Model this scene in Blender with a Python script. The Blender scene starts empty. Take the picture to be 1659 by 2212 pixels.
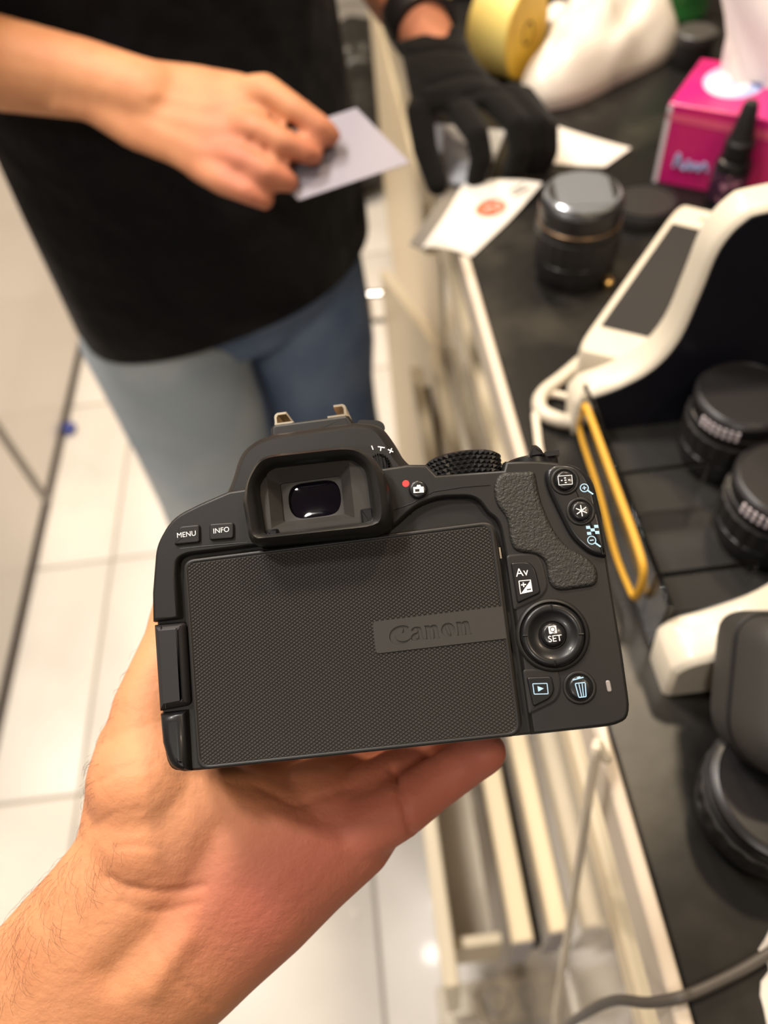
import bpy, bmesh, math, random
import numpy as np
from mathutils import Vector, Matrix, bvhtree
random.seed(7); rng = np.random.default_rng(7)
SC = bpy.context.scene
COL = SC.collection

# ---------------------------------------------------------------- camera
F, CX, CY = 1660.0, 829.5, 1106.0            # focal length in pixels of the 1659x2212 frame
EYE = np.array([0.0, 0.0, 1.40])
_d = np.array([-270, -2101, 1660.0]); _d /= np.linalg.norm(_d)
_c = np.array([2101, -270, 0.0]); _c /= np.linalg.norm(_c)
RW = np.array([_c, _d, np.cross(_c, _d)])    # rows: world X, Y, Z in camera axes (x right, y down, z forward)
cam = bpy.data.cameras.new('photo_camera'); cam_o = bpy.data.objects.new('photo_camera', cam); COL.objects.link(cam_o)
m = Matrix.Identity(4)
for i in range(3):
    m[i][0] = RW[i][0]; m[i][1] = -RW[i][1]; m[i][2] = -RW[i][2]; m[i][3] = EYE[i]
cam_o.matrix_world = m
cam.lens = 6.0; cam.sensor_fit = 'VERTICAL'; cam.sensor_height = 6.0 * 2212 / F; cam.sensor_width = cam.sensor_height * .75
cam.clip_start = 0.01
cam.dof.use_dof = True; cam.dof.focus_distance = 0.206; cam.dof.aperture_fstop = 6.0 / 3.3
SC.camera = cam_o

# ---------------------------------------------------------------- light
SC.view_settings.view_transform = 'Standard'; SC.view_settings.look = 'None'
SC.view_settings.gamma = 1.0; SC.view_settings.use_curve_mapping = False
SC.view_settings.exposure = -0.7
W = bpy.data.worlds.new('World'); SC.world = W; W.use_nodes = True
bg = W.node_tree.nodes['Background']; bg.inputs[0].default_value = (1.0, 0.86, 0.72, 1); bg.inputs[1].default_value = 0.3
def lamp(name, loc, target, power, col, size, shape='DISK'):
    l = bpy.data.lights.new(name, 'AREA'); l.shape = shape; l.size = size; l.energy = power; l.color = col
    o = bpy.data.objects.new(name, l); COL.objects.link(o); o.location = loc
    o.rotation_euler = (Vector(target) - Vector(loc)).to_track_quat('-Z', 'Y').to_euler()
    return o
WARM = (1.0, 0.80, 0.56); NEUT = (1.0, 0.93, 0.85)
lamp('ceiling_downlight', (-0.75, 0.35, 2.72), (-0.55, 0.45, 0), 32, NEUT, 0.20)
lamp('ceiling_downlight.001', (-0.55, 0.95, 2.72), (-0.35, 0.7, 0), 56, NEUT, 0.40)
lamp('ceiling_downlight.002', (0.55, 0.85, 2.72), (0.4, 0.7, 0), 30, WARM, 0.16)
lamp('ceiling_downlight.003', (-0.05, 2.0, 2.72), (-0.05, 1.8, 0), 60, WARM, 0.16)
lamp('ceiling_downlight.004', (0.6, -0.4, 2.72), (0.4, 0.1, 0), 12, WARM, 0.16)
lamp('ceiling_downlight.006', (-0.6, -1.3, 2.72), (-0.35, 0.3, 0.6), 19, NEUT, 0.20)
lamp('ceiling_downlight.005', (-1.15, 1.9, 2.72), (-1.0, 1.9, 0), 30, NEUT, 0.16)

# ---------------------------------------------------------------- pixel -> point helpers (every thing gets its own real distance)
def ray(px, py): return RW @ np.array([(px - CX) / F, (py - CY) / F, 1.0])
def PD(px, py, d): return EYE + ray(px, py) * d
def PZ(px, py, z=1.0):
    r = ray(px, py); return EYE + r * ((z - EYE[2]) / r[2])
def PX(px, py, x):
    r = ray(px, py); return EYE + r * (x / r[0])
def PY(px, py, y):
    r = ray(px, py); return EYE + r * (y / r[1])
def PJ(v):
    q = (np.asarray(v) - EYE) @ RW            # (n,3) -> camera axes
    return np.stack([CX + F * q[..., 0] / q[..., 2], CY + F * q[..., 1] / q[..., 2]], -1)

# ---------------------------------------------------------------- materials
MATS = {}
def mat(name, col, rough=0.5, metal=0.0, spec=0.5, bump=None, var=None, coat=0.0, sss=0.0, trans=0.0, ior=1.45, sheen=0.0, voro=None):
    if name in MATS: return MATS[name]
    M = bpy.data.materials.new(name); M.use_nodes = True; MATS[name] = M
    nt = M.node_tree; b = nt.nodes['Principled BSDF']; L = nt.links
    b.inputs['Base Color'].default_value = (*col, 1); b.inputs['Roughness'].default_value = rough
    b.inputs['Metallic'].default_value = metal; b.inputs['Specular IOR Level'].default_value = spec
    b.inputs['Coat Weight'].default_value = coat; b.inputs['Coat Roughness'].default_value = 0.08
    b.inputs['Transmission Weight'].default_value = trans; b.inputs['IOR'].default_value = ior
    if sheen: b.inputs['Sheen Weight'].default_value = sheen; b.inputs['Sheen Roughness'].default_value = .5
    if sss:
        b.inputs['Subsurface Weight'].default_value = sss; b.inputs['Subsurface Radius'].default_value = (1, .35, .18)
        b.inputs['Subsurface Scale'].default_value = 0.006
    tc = None
    def coord():
        nonlocal tc
        if tc is None: tc = nt.nodes.new('ShaderNodeTexCoord')
        return tc.outputs['Object']
    if var:                                       # (scale, colour2, low, high, detail)
        n = nt.nodes.new('ShaderNodeTexNoise'); n.inputs['Scale'].default_value = var[0]; n.inputs['Detail'].default_value = var[4] if len(var) > 4 else 4
        L.new(coord(), n.inputs['Vector'])
        r = nt.nodes.new('ShaderNodeValToRGB'); r.color_ramp.elements[0].position = var[2]; r.color_ramp.elements[1].position = var[3]
        r.color_ramp.elements[0].color = (*col, 1); r.color_ramp.elements[1].color = (*var[1], 1)
        L.new(n.outputs['Fac'], r.inputs['Fac']); L.new(r.outputs['Color'], b.inputs['Base Color'])
    prev = None
    for bp in (bump or []):                       # (scale, strength, distance, detail)
        n = nt.nodes.new('ShaderNodeTexNoise'); n.inputs['Scale'].default_value = bp[0]; n.inputs['Detail'].default_value = bp[3] if len(bp) > 3 else 2
        L.new(coord(), n.inputs['Vector'])
        B = nt.nodes.new('ShaderNodeBump'); B.inputs['Strength'].default_value = bp[1]; B.inputs['Distance'].default_value = bp[2]
        L.new(n.outputs['Fac'], B.inputs['Height'])
        if prev: L.new(prev.outputs['Normal'], B.inputs['Normal'])
        prev = B
    if voro:
        n = nt.nodes.new('ShaderNodeTexVoronoi'); n.inputs['Scale'].default_value = voro[0]; n.feature = 'SMOOTH_F1'
        L.new(coord(), n.inputs['Vector'])
        B = nt.nodes.new('ShaderNodeBump'); B.inputs['Strength'].default_value = voro[1]; B.inputs['Distance'].default_value = voro[2]
        L.new(n.outputs['Distance'], B.inputs['Height'])
        if prev: L.new(prev.outputs['Normal'], B.inputs['Normal'])
        prev = B
    if prev: L.new(prev.outputs['Normal'], b.inputs['Normal'])
    return M

# ---------------------------------------------------------------- mesh builder
def smooth(me, ang=35):
    me.polygons.foreach_set('use_smooth', [True] * len(me.polygons))
    me.set_sharp_from_angle(angle=math.radians(ang))
def offs(pts, d):
    p = np.array(pts, float); e = np.roll(p, -1, 0) - p
    e /= np.maximum(np.linalg.norm(e, axis=1, keepdims=True), 1e-9)
    n = np.stack([e[:, 1], -e[:, 0]], 1); n0 = np.roll(n, 1, 0)
    mt = (n + n0) / np.maximum(1 + (n * n0).sum(1, keepdims=True), .35)
    return p - mt * d
def fillet(pts, seg=5):
    out = []; n = len(pts)
    for i, p in enumerate(pts):
        r = p[2] if len(p) > 2 else 0
        q = np.array(p[:2], float)
        if r <= 0: out.append(tuple(q)); continue
        a = np.array(pts[i - 1][:2], float) - q; b = np.array(pts[(i + 1) % n][:2], float) - q
        la, lb = np.linalg.norm(a), np.linalg.norm(b); r1 = min(r, la * .48); r2 = min(r, lb * .48)
        A = q + a / la * r1; B = q + b / lb * r2
        for k in range(seg + 1):
            t = k / seg; out.append(tuple((1 - t) ** 2 * A + 2 * t * (1 - t) * q + t * t * B))
    return out
def crom(pts, n=6, closed=False):
    p = [np.array(q, float) for q in pts]; out = []; N = len(p)
    for i in range(N if closed else N - 1):
        g = lambda k: p[k % N] if closed else p[max(0, min(N - 1, k))]
        a, b, c, d = g(i - 1), g(i), g(i + 1), g(i + 2)
        for k in range(n):
            t = k / n
            out.append(.5 * (2 * b + (c - a) * t + (2 * a - 5 * b + 4 * c - d) * t * t + (3 * b - a - 3 * c + d) * t ** 3))
    if not closed: out.append(p[-1])
    return out
class MB:
    def __init__(s): s.v = []; s.f = []
    def add(s, v, f):
        k = len(s.v); s.v += [tuple(map(float, q)) for q in v]; s.f += [tuple(i + k for i in q) for q in f]; return s
    def box(s, x0, x1, y0, y1, z0, z1):
        return s.add([(x, y, z) for z in (z0, z1) for y in (y0, y1) for x in (x0, x1)],
                     [(0, 2, 3, 1), (4, 5, 7, 6), (0, 1, 5, 4), (2, 6, 7, 3), (0, 4, 6, 2), (1, 3, 7, 5)])
    def rings(s, R, closed=True, c0=True, c1=True):
        n = len(R[0]); k = len(s.v); s.v += [tuple(map(float, q)) for r in R for q in r]
        for i in range(len(R) - 1):
            for j in range(n if closed else n - 1):
                a = k + i * n + j; b = k + i * n + (j + 1) % n
                s.f.append((a, b, b + n, a + n))
        if c0: s.f.append(tuple(k + j for j in reversed(range(n))))
        if c1: s.f.append(tuple(k + (len(R) - 1) * n + j for j in range(n)))
        return s
    def prism(s, outl, layers):                  # layers (z, inset), from back to front
        if layers[-1][1] > 0 and len(layers) > 2: layers = layers + [(layers[-1][0], layers[-1][1] * 1.2)]
        return s.rings([[(x, y, z) for x, y in offs(outl, d)] for z, d in layers])
    def loftring(s, O, I, prof):                 # ring between outlines: prof = (t, z), closed section
        O = np.array(O); I = np.array(I); R = []
        for t, z in prof: q = O * (1 - t) + I * t; R.append([(x, y, z) for x, y in q])
        n = len(O); k = len(s.v); s.v += [tuple(map(float, q)) for r in R for q in r]; m_ = len(R)
        for i in range(m_):
            for j in range(n):
                a = k + i * n + j; b = k + i * n + (j + 1) % n; i2 = (i + 1) % m_
                s.f.append((a, b, k + i2 * n + (j + 1) % n, k + i2 * n + j))
        return s
    def lathe(s, prof, c=(0, 0, 0), ax=(0, 0, 1), seg=32):   # prof (r, h) along the axis
        ax = Vector(ax).normalized(); u = ax.orthogonal().normalized(); w = ax.cross(u); c = Vector(c)
        R = [[tuple(c + ax * h + (u * math.cos(2 * math.pi * j / seg) + w * math.sin(2 * math.pi * j / seg)) * r) for j in range(seg)] for r, h in prof]
        return s.rings(R)
    def tube(s, pts, r, seg=10, flat=1.0, upv=None):
        pts = [Vector(map(float, p)) for p in pts]; R = []; prev = None; n = len(pts)
        for i, p in enumerate(pts):
            t = (pts[min(i + 1, n - 1)] - pts[max(i - 1, 0)]).normalized()
            if upv is not None: u = (Vector(upv) - t * t.dot(Vector(upv))).normalized()
            elif prev is None: u = t.orthogonal().normalized()
            else: u = (prev - t * t.dot(prev)).normalized()
            prev = u; w = t.cross(u); rr = r[i] if hasattr(r, '__len__') else r
            R.append([tuple(p + u * math.cos(2 * math.pi * j / seg) * rr * flat + w * math.sin(2 * math.pi * j / seg) * rr) for j in range(seg)])
        return s.rings(R)
    def ell(s, c, r, M3=None, seg=20, rg=12):
        c = np.array(c, float); r = np.array(r if hasattr(r, '__len__') else (r, r, r), float); R = []
        for i in range(1, rg):
            th = math.pi * i / rg; ring = []
            for j in range(seg):
                ph = 2 * math.pi * j / seg
                q = np.array([math.sin(th) * math.cos(ph), math.sin(th) * math.sin(ph), -math.cos(th)]) * r
                if M3 is not None: q = M3 @ q
                ring.append(c + q)
            R.append(ring)
        return s.rings(R)
    def caps(s, chain):                          # chain of (point, radius): rounded tapered limb
        for i, (p, r) in enumerate(chain):
            s.ell(p, r, seg=16, rg=10)
            if i: s.tube([chain[i - 1][0], p], [chain[i - 1][1], r], seg=16)
        return s
    def build(s, name, material, parent=None, ang=35, sc=1.0, flip=False, shade=True):
        me = bpy.data.meshes.new(name)
        me.from_pydata([(a * sc, b * sc, c * sc) for a, b, c in s.v], [], s.f); me.update()
        bm = bmesh.new(); bm.from_mesh(me); bmesh.ops.recalc_face_normals(bm, faces=bm.faces); bm.to_mesh(me); bm.free()
        if shade: smooth(me, ang)
        return link(name, me, material, parent)
def link(name, me, material, parent=None):
    o = bpy.data.objects.new(name, me); COL.objects.link(o)
    if material is not None and not me.materials: me.materials.append(material)
    if parent is not None: o.parent = parent
    return o
def tag(o, label=None, cat=None, group=None, kind=None):
    if label: o['label'] = label
    if cat: o['category'] = cat
    if group: o['group'] = group
    if kind: o['kind'] = kind
    return o
def empty(name, label, cat, loc=(0, 0, 0), rot=None, group=None):
    o = bpy.data.objects.new(name, None); COL.objects.link(o); o.empty_display_size = .02
    o.location = [float(v) for v in loc]
    if rot is not None: o.rotation_euler = rot
    return tag(o, label, cat, group)
def bevel(o, w, seg=2, ang=30):
    md = o.modifiers.new('bevel', 'BEVEL'); md.width = w; md.segments = seg; md.limit_method = 'ANGLE'; md.angle_limit = math.radians(ang)
    return o
def bake(o):
    dg = bpy.context.evaluated_depsgraph_get(); me = bpy.data.meshes.new_from_object(o.evaluated_get(dg))
    o.modifiers.clear(); o.data = me; return o
def blob(mb, name, material, parent, voxel, iters=6, fac=.5, fn=None, flat_sm=True):
    """union of closed shapes -> one continuous smooth skin"""
    me = bpy.data.meshes.new(name); me.from_pydata(mb.v, [], mb.f); me.update()
    bm = bmesh.new(); bm.from_mesh(me); bmesh.ops.recalc_face_normals(bm, faces=bm.faces); bm.to_mesh(me); bm.free()
    o = link(name, me, material, None)
    md = o.modifiers.new('r', 'REMESH'); md.mode = 'VOXEL'; md.voxel_size = voxel; md.use_smooth_shade = True
    sm = o.modifiers.new('s', 'SMOOTH'); sm.factor = fac; sm.iterations = iters
    bake(o); me = o.data
    if fn:
        co = np.empty(len(me.vertices) * 3); me.vertices.foreach_get('co', co); co = co.reshape(-1, 3)
        no = np.empty(len(me.vertices) * 3); me.vertex_normals.foreach_get('vector', no); no = no.reshape(-1, 3)
        me.vertices.foreach_set('co', fn(co, no).ravel()); me.update()
    me.polygons.foreach_set('use_smooth', [True] * len(me.polygons))
    if not me.materials: me.materials.append(material)
    if parent is not None: o.parent = parent
    return o
def text(body, size, loc, name, material, parent, sc=1.0, depth=0.0, wscale=1.0, bold=0.0):
    cu = bpy.data.curves.new(name, 'FONT'); cu.body = body; cu.size = size; cu.align_x = 'CENTER'; cu.align_y = 'CENTER'; cu.offset = bold
    cu.resolution_u = 3; cu.extrude = depth
    o = bpy.data.objects.new(name, cu); COL.objects.link(o)
    dg = bpy.context.evaluated_depsgraph_get(); dg.update()
    me = bpy.data.meshes.new_from_object(o.evaluated_get(dg)); bpy.data.objects.remove(o)
    for v in me.vertices: v.co = Vector(((v.co.x * wscale + loc[0]) * sc, (v.co.y + loc[1]) * sc, (v.co.z + loc[2]) * sc))
    return link(name, me, material, parent)
def fill2d(loops, z, ext, name, material, parent, sc=1.0):
    """even-odd filled outline (mm) with thickness"""
    cu = bpy.data.curves.new(name, 'CURVE'); cu.dimensions = '2D'; cu.fill_mode = 'BOTH'; cu.extrude = ext
    for lp in loops:
        sp = cu.splines.new('POLY'); sp.points.add(len(lp) - 1); sp.use_cyclic_u = True
        for q, p in zip(sp.points, lp): q.co = (p[0], p[1], 0, 1)
    o = bpy.data.objects.new(name, cu); COL.objects.link(o)
    dg = bpy.context.evaluated_depsgraph_get(); dg.update()
    me = bpy.data.meshes.new_from_object(o.evaluated_get(dg)); bpy.data.objects.remove(o)
    for v in me.vertices: v.co = Vector((v.co.x * sc, v.co.y * sc, (v.co.z + z) * sc))
    me.update()
    return link(name, me, material, parent)

# ================================================================= STRUCTURE
M_grout = mat('grout', (.36, .33, .29), .85, bump=[(300, .3, .001)])
M_tile = mat('floor_tile_glaze', (.70, .665, .62), .36, var=(5, (.62, .585, .545), .45, .75), coat=.08)
floor = tag(MB().box(-2.6, 2.3, -2.3, 6.3, -.06, -.003).build('floor', M_grout), kind='structure')
TS, GX, GY = .533, -.63, .528
tile_me = None
for i in range(-3, 5):
    for j in range(-4, 10):
        x, y = GX + i * TS, GY + j * TS
        if tile_me is None:
            g = .0035; mb = MB(); e = .002
            mb.rings([[(a, b, z) for a, b in ((g + d, g + d), (TS - g - d, g + d), (TS - g - d, TS - g - d), (g + d, TS - g - d))] for z, d in ((-.004, 0), (-.001, 0), (0, e))], c0=False)
            t = mb.build('floor_tile', M_tile, floor); tile_me = t.data
        else: t = link('floor_tile', tile_me, M_tile, floor)
        t.location = (x, y, 0)

M_wall = mat('wall_paint', (.46, .43, .39), .8, bump=[(200, .1, .001)]); M_wdk = mat('dark_wall_paint', (.07, .065, .06), .8, bump=[(200, .1, .001)])  # front wall, unseen behind the viewer, darkened to cut fill and reflections
for nm, b in (('wall_left', (-2.62, -2.5, -2.2, 6.2, 0, 2.8)), ('wall_right', (2.2, 2.32, -2.2, 6.2, 0, 2.8)), ('wall_back', (-2.62, 2.32, 6.2, 6.32, 0, 2.8)), ('wall_front', (-2.62, 2.32, -2.32, -2.2, 0, 2.8)), ('ceiling', (-2.62, 2.32, -2.32, 6.32, 2.8, 2.92))):
    tag(MB().box(*b).build(nm, M_wdk if nm == 'wall_front' else M_wall), kind='structure')

# ---- glossy white cabinets along the aisle
M_gloss = mat('glossy_white_laminate', (.74, .705, .68), .16, coat=.5)
M_alu = mat('grey_aluminium', (.28, .26, .25), .35, metal=.8)
M_seam = mat('dark_rubber_seal', (.03, .03, .032), .6)
def white_cabinet(y0, y1, label):
    c = empty('white_cabinet', label, 'cabinet', (-.805, (y0 + y1) / 2, 0)); h = (y1 - y0) / 2
    bevel(MB().box(-.55, -.006, -h + .004, h - .004, .03, 1.05).build('carcass', M_gloss, c), .002)
    bevel(MB().box(-.006, .0, -h + .012, h - .012, .034, 1.045).build('front_panel', M_gloss, c), .0015)
    MB().box(-.5, -.008, -h, h, 0, .03).build('plinth', M_alu, c)
    for s in (-1, 1):
        bevel(MB().box(-.03, .004, s * h - (.011 if s > 0 else 0), s * h + (0 if s > 0 else .011), .0, 1.05).build('corner_profile', M_alu, c), .002)
    bevel(MB().box(-.004, .003, -h + .011, h - .011, .0, .012).build('base_profile', M_alu, c), .001)
    return c
white_cabinet(-.6, 1.248, 'glossy white cabinet along the aisle, the one at the near left')
white_cabinet(1.252, 2.9, 'glossy white cabinet along the aisle, further off beside the standing man')

# ---- worktop of the counter
M_marble = mat('black_marble', (.009, .0085, .008), .32, spec=.3, var=(11, (.045, .040, .032), .50, .74, 8), bump=[(60, .05, .002)])
M_cream = mat('cream_lacquer', (.74, .63, .45), .4)
M_edge = mat('pale_edge_strip', (.58, .50, .41), .45)
top = empty('worktop', 'long black marble worktop with a pale edge strip', 'worktop', (.45, .7, 1.0))
bevel(MB().box(-.347, .40, -1.3, 1.4, -.03, 0).build('slab', M_marble, top), .002)
bevel(MB().box(-.355, -.347, -1.3, 1.4, -.032, .001).build('edge_strip', M_edge, top), .002)

# ---- cabinet below the worktop, its drawer pulled out
M_panel = mat('pale_gloss_panel', (.60, .55, .47), .12, coat=.4, var=(7, (.45, .41, .36), .45, .7))
M_rail = mat('cream_rail', (.78, .65, .44), .35)
M_railend = mat('lilac_grey_end', (.36, .34, .36), .5)
M_dark = mat('dark_gap', (.012, .011, .010), .7)
cb = empty('counter_cabinet', 'cream counter cabinet under the marble worktop with its drawer pulled out', 'cabinet', (.45, .2, 0))
X0 = -.33                                       # local x of the aisle face (world .12)
bevel(MB().box(X0, .36, -.9, .72, .06, .50).build('body', M_panel, cb), .003)
MB().box(X0 + .03, .36, -.9, .72, .0, .06).build('plinth', M_dark, cb)
bevel(MB().box(X0 + .004, .36, -.9, .72, .50, .88).build('upper_panel', M_panel, cb), .002)
MB().box(X0 + .03, .36, -.9, .72, .88, .968).build('shadow_gap', M_dark, cb)  # near-black block: shade under the overhang put into its colour
bevel(MB().box(X0 - .012, X0 + .004, -.9, .72, .845, .875).build('rail', M_rail, cb), .003)
bevel(MB().box(X0 - .020, X0 - .002, -.085, .72, .595, .615).build('rail', M_rail, cb), .003)
bevel(MB().box(X0 - .020, X0 - .002, -.0855, -.085, .50, .614).build('rail_end', M_railend, cb), .0002)
bevel(MB().box(X0 - .052, X0 - .032, -.085, .72, .555, .585).build('rail', M_rail, cb), .003)
bevel(MB().box(X0 - .052, X0 - .032, -.0855, -.085, .46, .584).build('rail_end', M_railend, cb), .0002)
MB().box(X0 - .032, X0 - .020, -.08, .72, .50, .54).build('runner', M_dark, cb)
dr = MB().box(X0 - .118, X0 - .052, -.05, .26, .30, .31).build('drawer', M_panel, cb)
bevel(MB().box(X0 - .122, X0 - .104, -.1, .30, .20, .46).build('drawer_front', M_cream, dr), .003)
bevel(MB().box(X0 - .104, X0 - .05, -.06, -.048, .30, .42).build('drawer_side', M_cream, dr), .002)
bevel(MB().box(X0 - .104, X0 - .05, .25, .262, .30, .42).build('drawer_side', M_cream, dr), .002)

cf = empty('counter_cabinet', 'cream cabinet under the far end of the worktop with a door standing open', 'cabinet', (.45, 1.45, 0))
bevel(MB().box(X0, .36, -.53, .65, .06, .78).build('body', M_cream, cf), .003)
MB().box(X0 + .03, .36, -.53, .65, 0, .06).build('plinth', M_dark, cf)
MB().box(X0 + .03, .36, -.53, .65, .86, .968).build('shadow_gap', M_dark, cf)  # same painted shade below the worktop at the far end
bevel(MB().box(X0 - .02, X0 + .03, -.53, .65, .78, .86).build('rail', M_rail, cf), .004)
def hinged(a, b, z0, z1, t, name, material, parent):    # thin vertical panel between two plan points (world)
    a = np.array(a); b = np.array(b); d = (b - a) / np.linalg.norm(b - a); n = np.array([-d[1], d[0]]) * t / 2
    l = parent.location; P4 = [a + n, b + n, b - n, a - n]
    return bevel(MB().rings([[(p[0] - l[0], p[1] - l[1], z - l[2]) for p in P4] for z in (z0, z1)]).build(name, material, parent), .002)
door = hinged((.12, .94), (.055, 1.16), .12, .60, .018, 'door', M_cream, cf)
h = MB().tube([(X0 - .075, -.30, .50), (X0 - .10, -.295, .50), (X0 - .10, -.295, .56), (X0 - .075, -.30, .56)], .006).build('door_handle', mat('polished_steel', (.8, .78, .74), .12, metal=1), door)

# ================================================================= HELD CAMERA (local millimetres: x right, y up, z out of the back)
S = .001
RL = np.array([[.9896, -.1142, -.087], [-.1275, -.9777, -.1667], [-.066, .176, -.9822]])
u_, _, v_ = np.linalg.svd(RL); RL = u_ @ v_
TL = np.array([-10.07, 35.0, 203.24])
RCW = RW @ RL; OCW = EYE + RW @ TL * S
def LW(x, y, z): return OCW + RCW @ np.array([x, y, z], float) * S
def WL(p): return (np.asarray(p) - OCW) @ RCW / S
M_body = mat('black_plastic', (.0125, .0118, .0112), .42, spec=.32, bump=[(2600, .12, .0001)])
M_gl = mat('glossy_black_plastic', (.008, .008, .009), .34, spec=.35, coat=.08)
M_lcd = mat('matt_grey_black_plastic', (.033, .030, .027), .5, spec=.3, bump=[(3000, .1, .0001)])
M_hinge = mat('matt_hinge_plastic', (.020, .0185, .020), .5, spec=.28, bump=[(2500, .1, .0001)])
M_rub = mat('eyecup_rubber', (.012, .0115, .011), .36, spec=.35, bump=[(1200, .08, .0002)])
M_lea = mat('grained_grip_rubber', (.022, .0205, .018), .45, spec=.35, bump=[(1500, .9, .0004, 2), (3200, .3, .0002)])
M_met = mat('hot_shoe_metal', (.75, .66, .52), .25, metal=1)
M_wht = mat('white_print', (.82, .80, .78), .6)
M_blu = mat('pale_blue_print', (.36, .58, .80), .6)
M_red = mat('red_print', (.75, .04, .04), .5)
M_gls = mat('coated_eyepiece_glass', (.003, .002, .005), .05, spec=.35)
DSLR = empty('dslr_camera', 'black digital camera held up with its ridged screen cover closed towards the viewer', 'camera')
mw = Matrix.Identity(4)
for i in range(3):
    for j in range(3): mw[i][j] = RCW[i][j]
    mw[i][3] = OCW[i]
DSLR.matrix_world = mw
def cb_(mb, name, material, parent=DSLR, ang=35): return mb.build(name, material, parent, ang, S)

# main shell
b1 = [(-47, -28.4, 5), (-52.2, -27, 6), (-52.4, 5), (-52, 20), (-50.2, 33, 3), (-45.2, 40.6, 4), (-36.7, 43.4), (-30, 46, 3), (22, 47, 3), (27.2, 46.2), (27.6, 42.6), (47.6, 41.2), (48, 44.2), (57, 43), (64, 41.4, 3), (70.8, 37.5, 6), (71.4, 26), (70.8, 11), (70.6, -12), (70.6, -22), (69, -28, 5), (60, -28.4)][::-1]
cb_(MB().prism(fillet(b1), [(-45, 4), (-43.5, 1.5), (-41, .3), (-38, 0), (-7, 0), (-4, .1), (-3.2, .8)]), 'body', M_body)
# back cover: arch around the screen
arch = [(44.8, -28.2), (66, -28.2, 3), (70.5, -26.4, 5), (70.9, -11), (71, 11), (71.5, 26), (70.7, 37.3, 5), (64, 41.2, 3), (57, 42.8), (48.2, 43.8), (47.4, 41.4), (29.6, 42.5), (27.4, 45.7), (22, 46.5), (-28, 45.7), (-36.7, 43.2), (-45, 40.3, 4), (-50, 33, 3), (-51.9, 20), (-52.3, 12), (-44.6, 12), (-44.6, 24), (-43.9, 29.2, 4), (15.5, 29.2), (17.5, 30.4, 2), (23, 34.4, 3), (29.5, 36, 3), (39.2, 34.9, 3), (41.6, 30.2), (44.3, 27.5, 3), (44.8, 17)]
cb_(MB().prism(fillet(arch), [(-7, .3), (-3, 0), (-1.0, .15), (-.35, .5), (-.1, .95)]), 'back_cover', M_body, ang=50)
crn = [(-44.8, -28.1), (-44.6, -12.3), (-52.2, -12.3), (-52, -20), (-50.6, -26, 4), (-47.5, -28.2, 3)]
cb_(MB().prism(fillet(crn), [(-7, .3), (-3, 0), (-1.3, .4), (-.4, 1.2), (-.1, 2.3)]), 'corner_cover', M_gl, ang=50)
hg = [(-43.7, -11.2, 1.2), (-43.5, 11, 1.4), (-52.2, 11.3), (-52.1, -11.8)]
h_ = cb_(MB().prism(fillet(hg), [(-7, .3), (-2.4, 0), (-1.2, .3), (-.5, .9), (.1, 1.8)]), 'screen_hinge', M_hinge, ang=28)
cb_(MB().box(-49.9, -49.75, -11.2, 10.8, -.4, .02), 'parting_line', M_body, h_)
# seams across the upper cover
cb_(MB().tube([(-49.6, 31.4, -.35), (-36, 30.9, .02), (-24, 30.4, .02)], .09, 6), 'seam', M_gl)
cb_(MB().tube([(16.8, 34.2, .0), (22, 35.4, .02), (28, 37.8, .02), (36, 38.0, .02), (43.5, 37.6, .02)], .09, 6), 'seam', M_gl)
# front of the camera (turned away): grip and mount
cb_(MB().prism(fillet([(46, -27, 3), (70.5, -27, 6), (71, 34, 8), (50, 37, 8)]), [(-64, 7), (-62, 3.5), (-57, 1), (-44, 0)]), 'front_grip', M_lea)
mt = cb_(MB().lathe([(33, -44), (33, -48.5), (31.5, -50), (26, -50), (25, -48), (0.5, -48)], (-8, 3, 0), (0, 0, 1), 48), 'lens_mount', M_body)
cb_(MB().lathe([(30.5, -50), (30.5, -50.6), (27, -50.6), (27, -50)], (-8, 3, 0), (0, 0, 1), 48), 'mount_ring', M_met, mt)

# screen cover with raised diamond texture
lcd = cb_(MB().prism(fillet([(-42.6, -28, 3), (42.6, -28, 3), (43.2, 18), (43.0, 27.9, 3.2), (-42.6, 27.9, 3.2)]), [(-6, .2), (-1, 0), (-.5, .15), (-.25, .5)]), 'screen_cover', M_lcd)
cb_(MB().loftring(np.array(fillet([(-42.3, -27.7, 3), (42.3, -27.7, 3), (42.7, 27.6, 3), (-42.3, 27.6, 3)])), np.array(fillet([(-41.4, -26.9, 2.6), (41.4, -26.9, 2.6), (41.7, 26.8, 2.6), (-41.4, 26.8, 2.6)])), [(0, -.6), (0, -.05), (.3, .12), (.7, .12), (1, -.05), (1, -.6)]), 'cover_rim', M_body, lcd)
mb = MB(); A_, B_ = 1.42, .94
xl, xr, yl, yr = -41.2, 41.5, -26.7, 26.6
for j in range(int(2 * 56 / B_) + 2):
    y = yl - .5 + j * B_ / 2
    for i in range(int(85 / A_) + 2):
        x = xl - 1 + i * A_ + (A_ / 2 if j % 2 else 0)
        if not (xl - .3 < x < xr + .3 and yl - .2 < y < yr + .2): continue
        if x > 8.2 and -3.0 < y < 4.7: continue
        q = []
        for s_, z in ((.95, -.25), (.60, .03)):
            for dx, dy in ((A_ / 2, 0), (0, B_ / 2), (-A_ / 2, 0), (0, -B_ / 2)):
                q.append((min(max(x + dx * s_, xl), xr), min(max(y + dy * s_, yl), yr), z))
        mb.add(q, [(4, 5, 6, 7), (0, 1, 5, 4), (1, 2, 6, 5), (2, 3, 7, 6), (3, 0, 4, 7)])
me = bpy.data.meshes.new('diamond_ridges'); me.from_pydata([(a * S, b * S, c * S) for a, b, c in mb.v], [], mb.f); me.update()
tag(link('diamond_ridges', me, M_lcd, lcd), kind='stuff')
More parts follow.
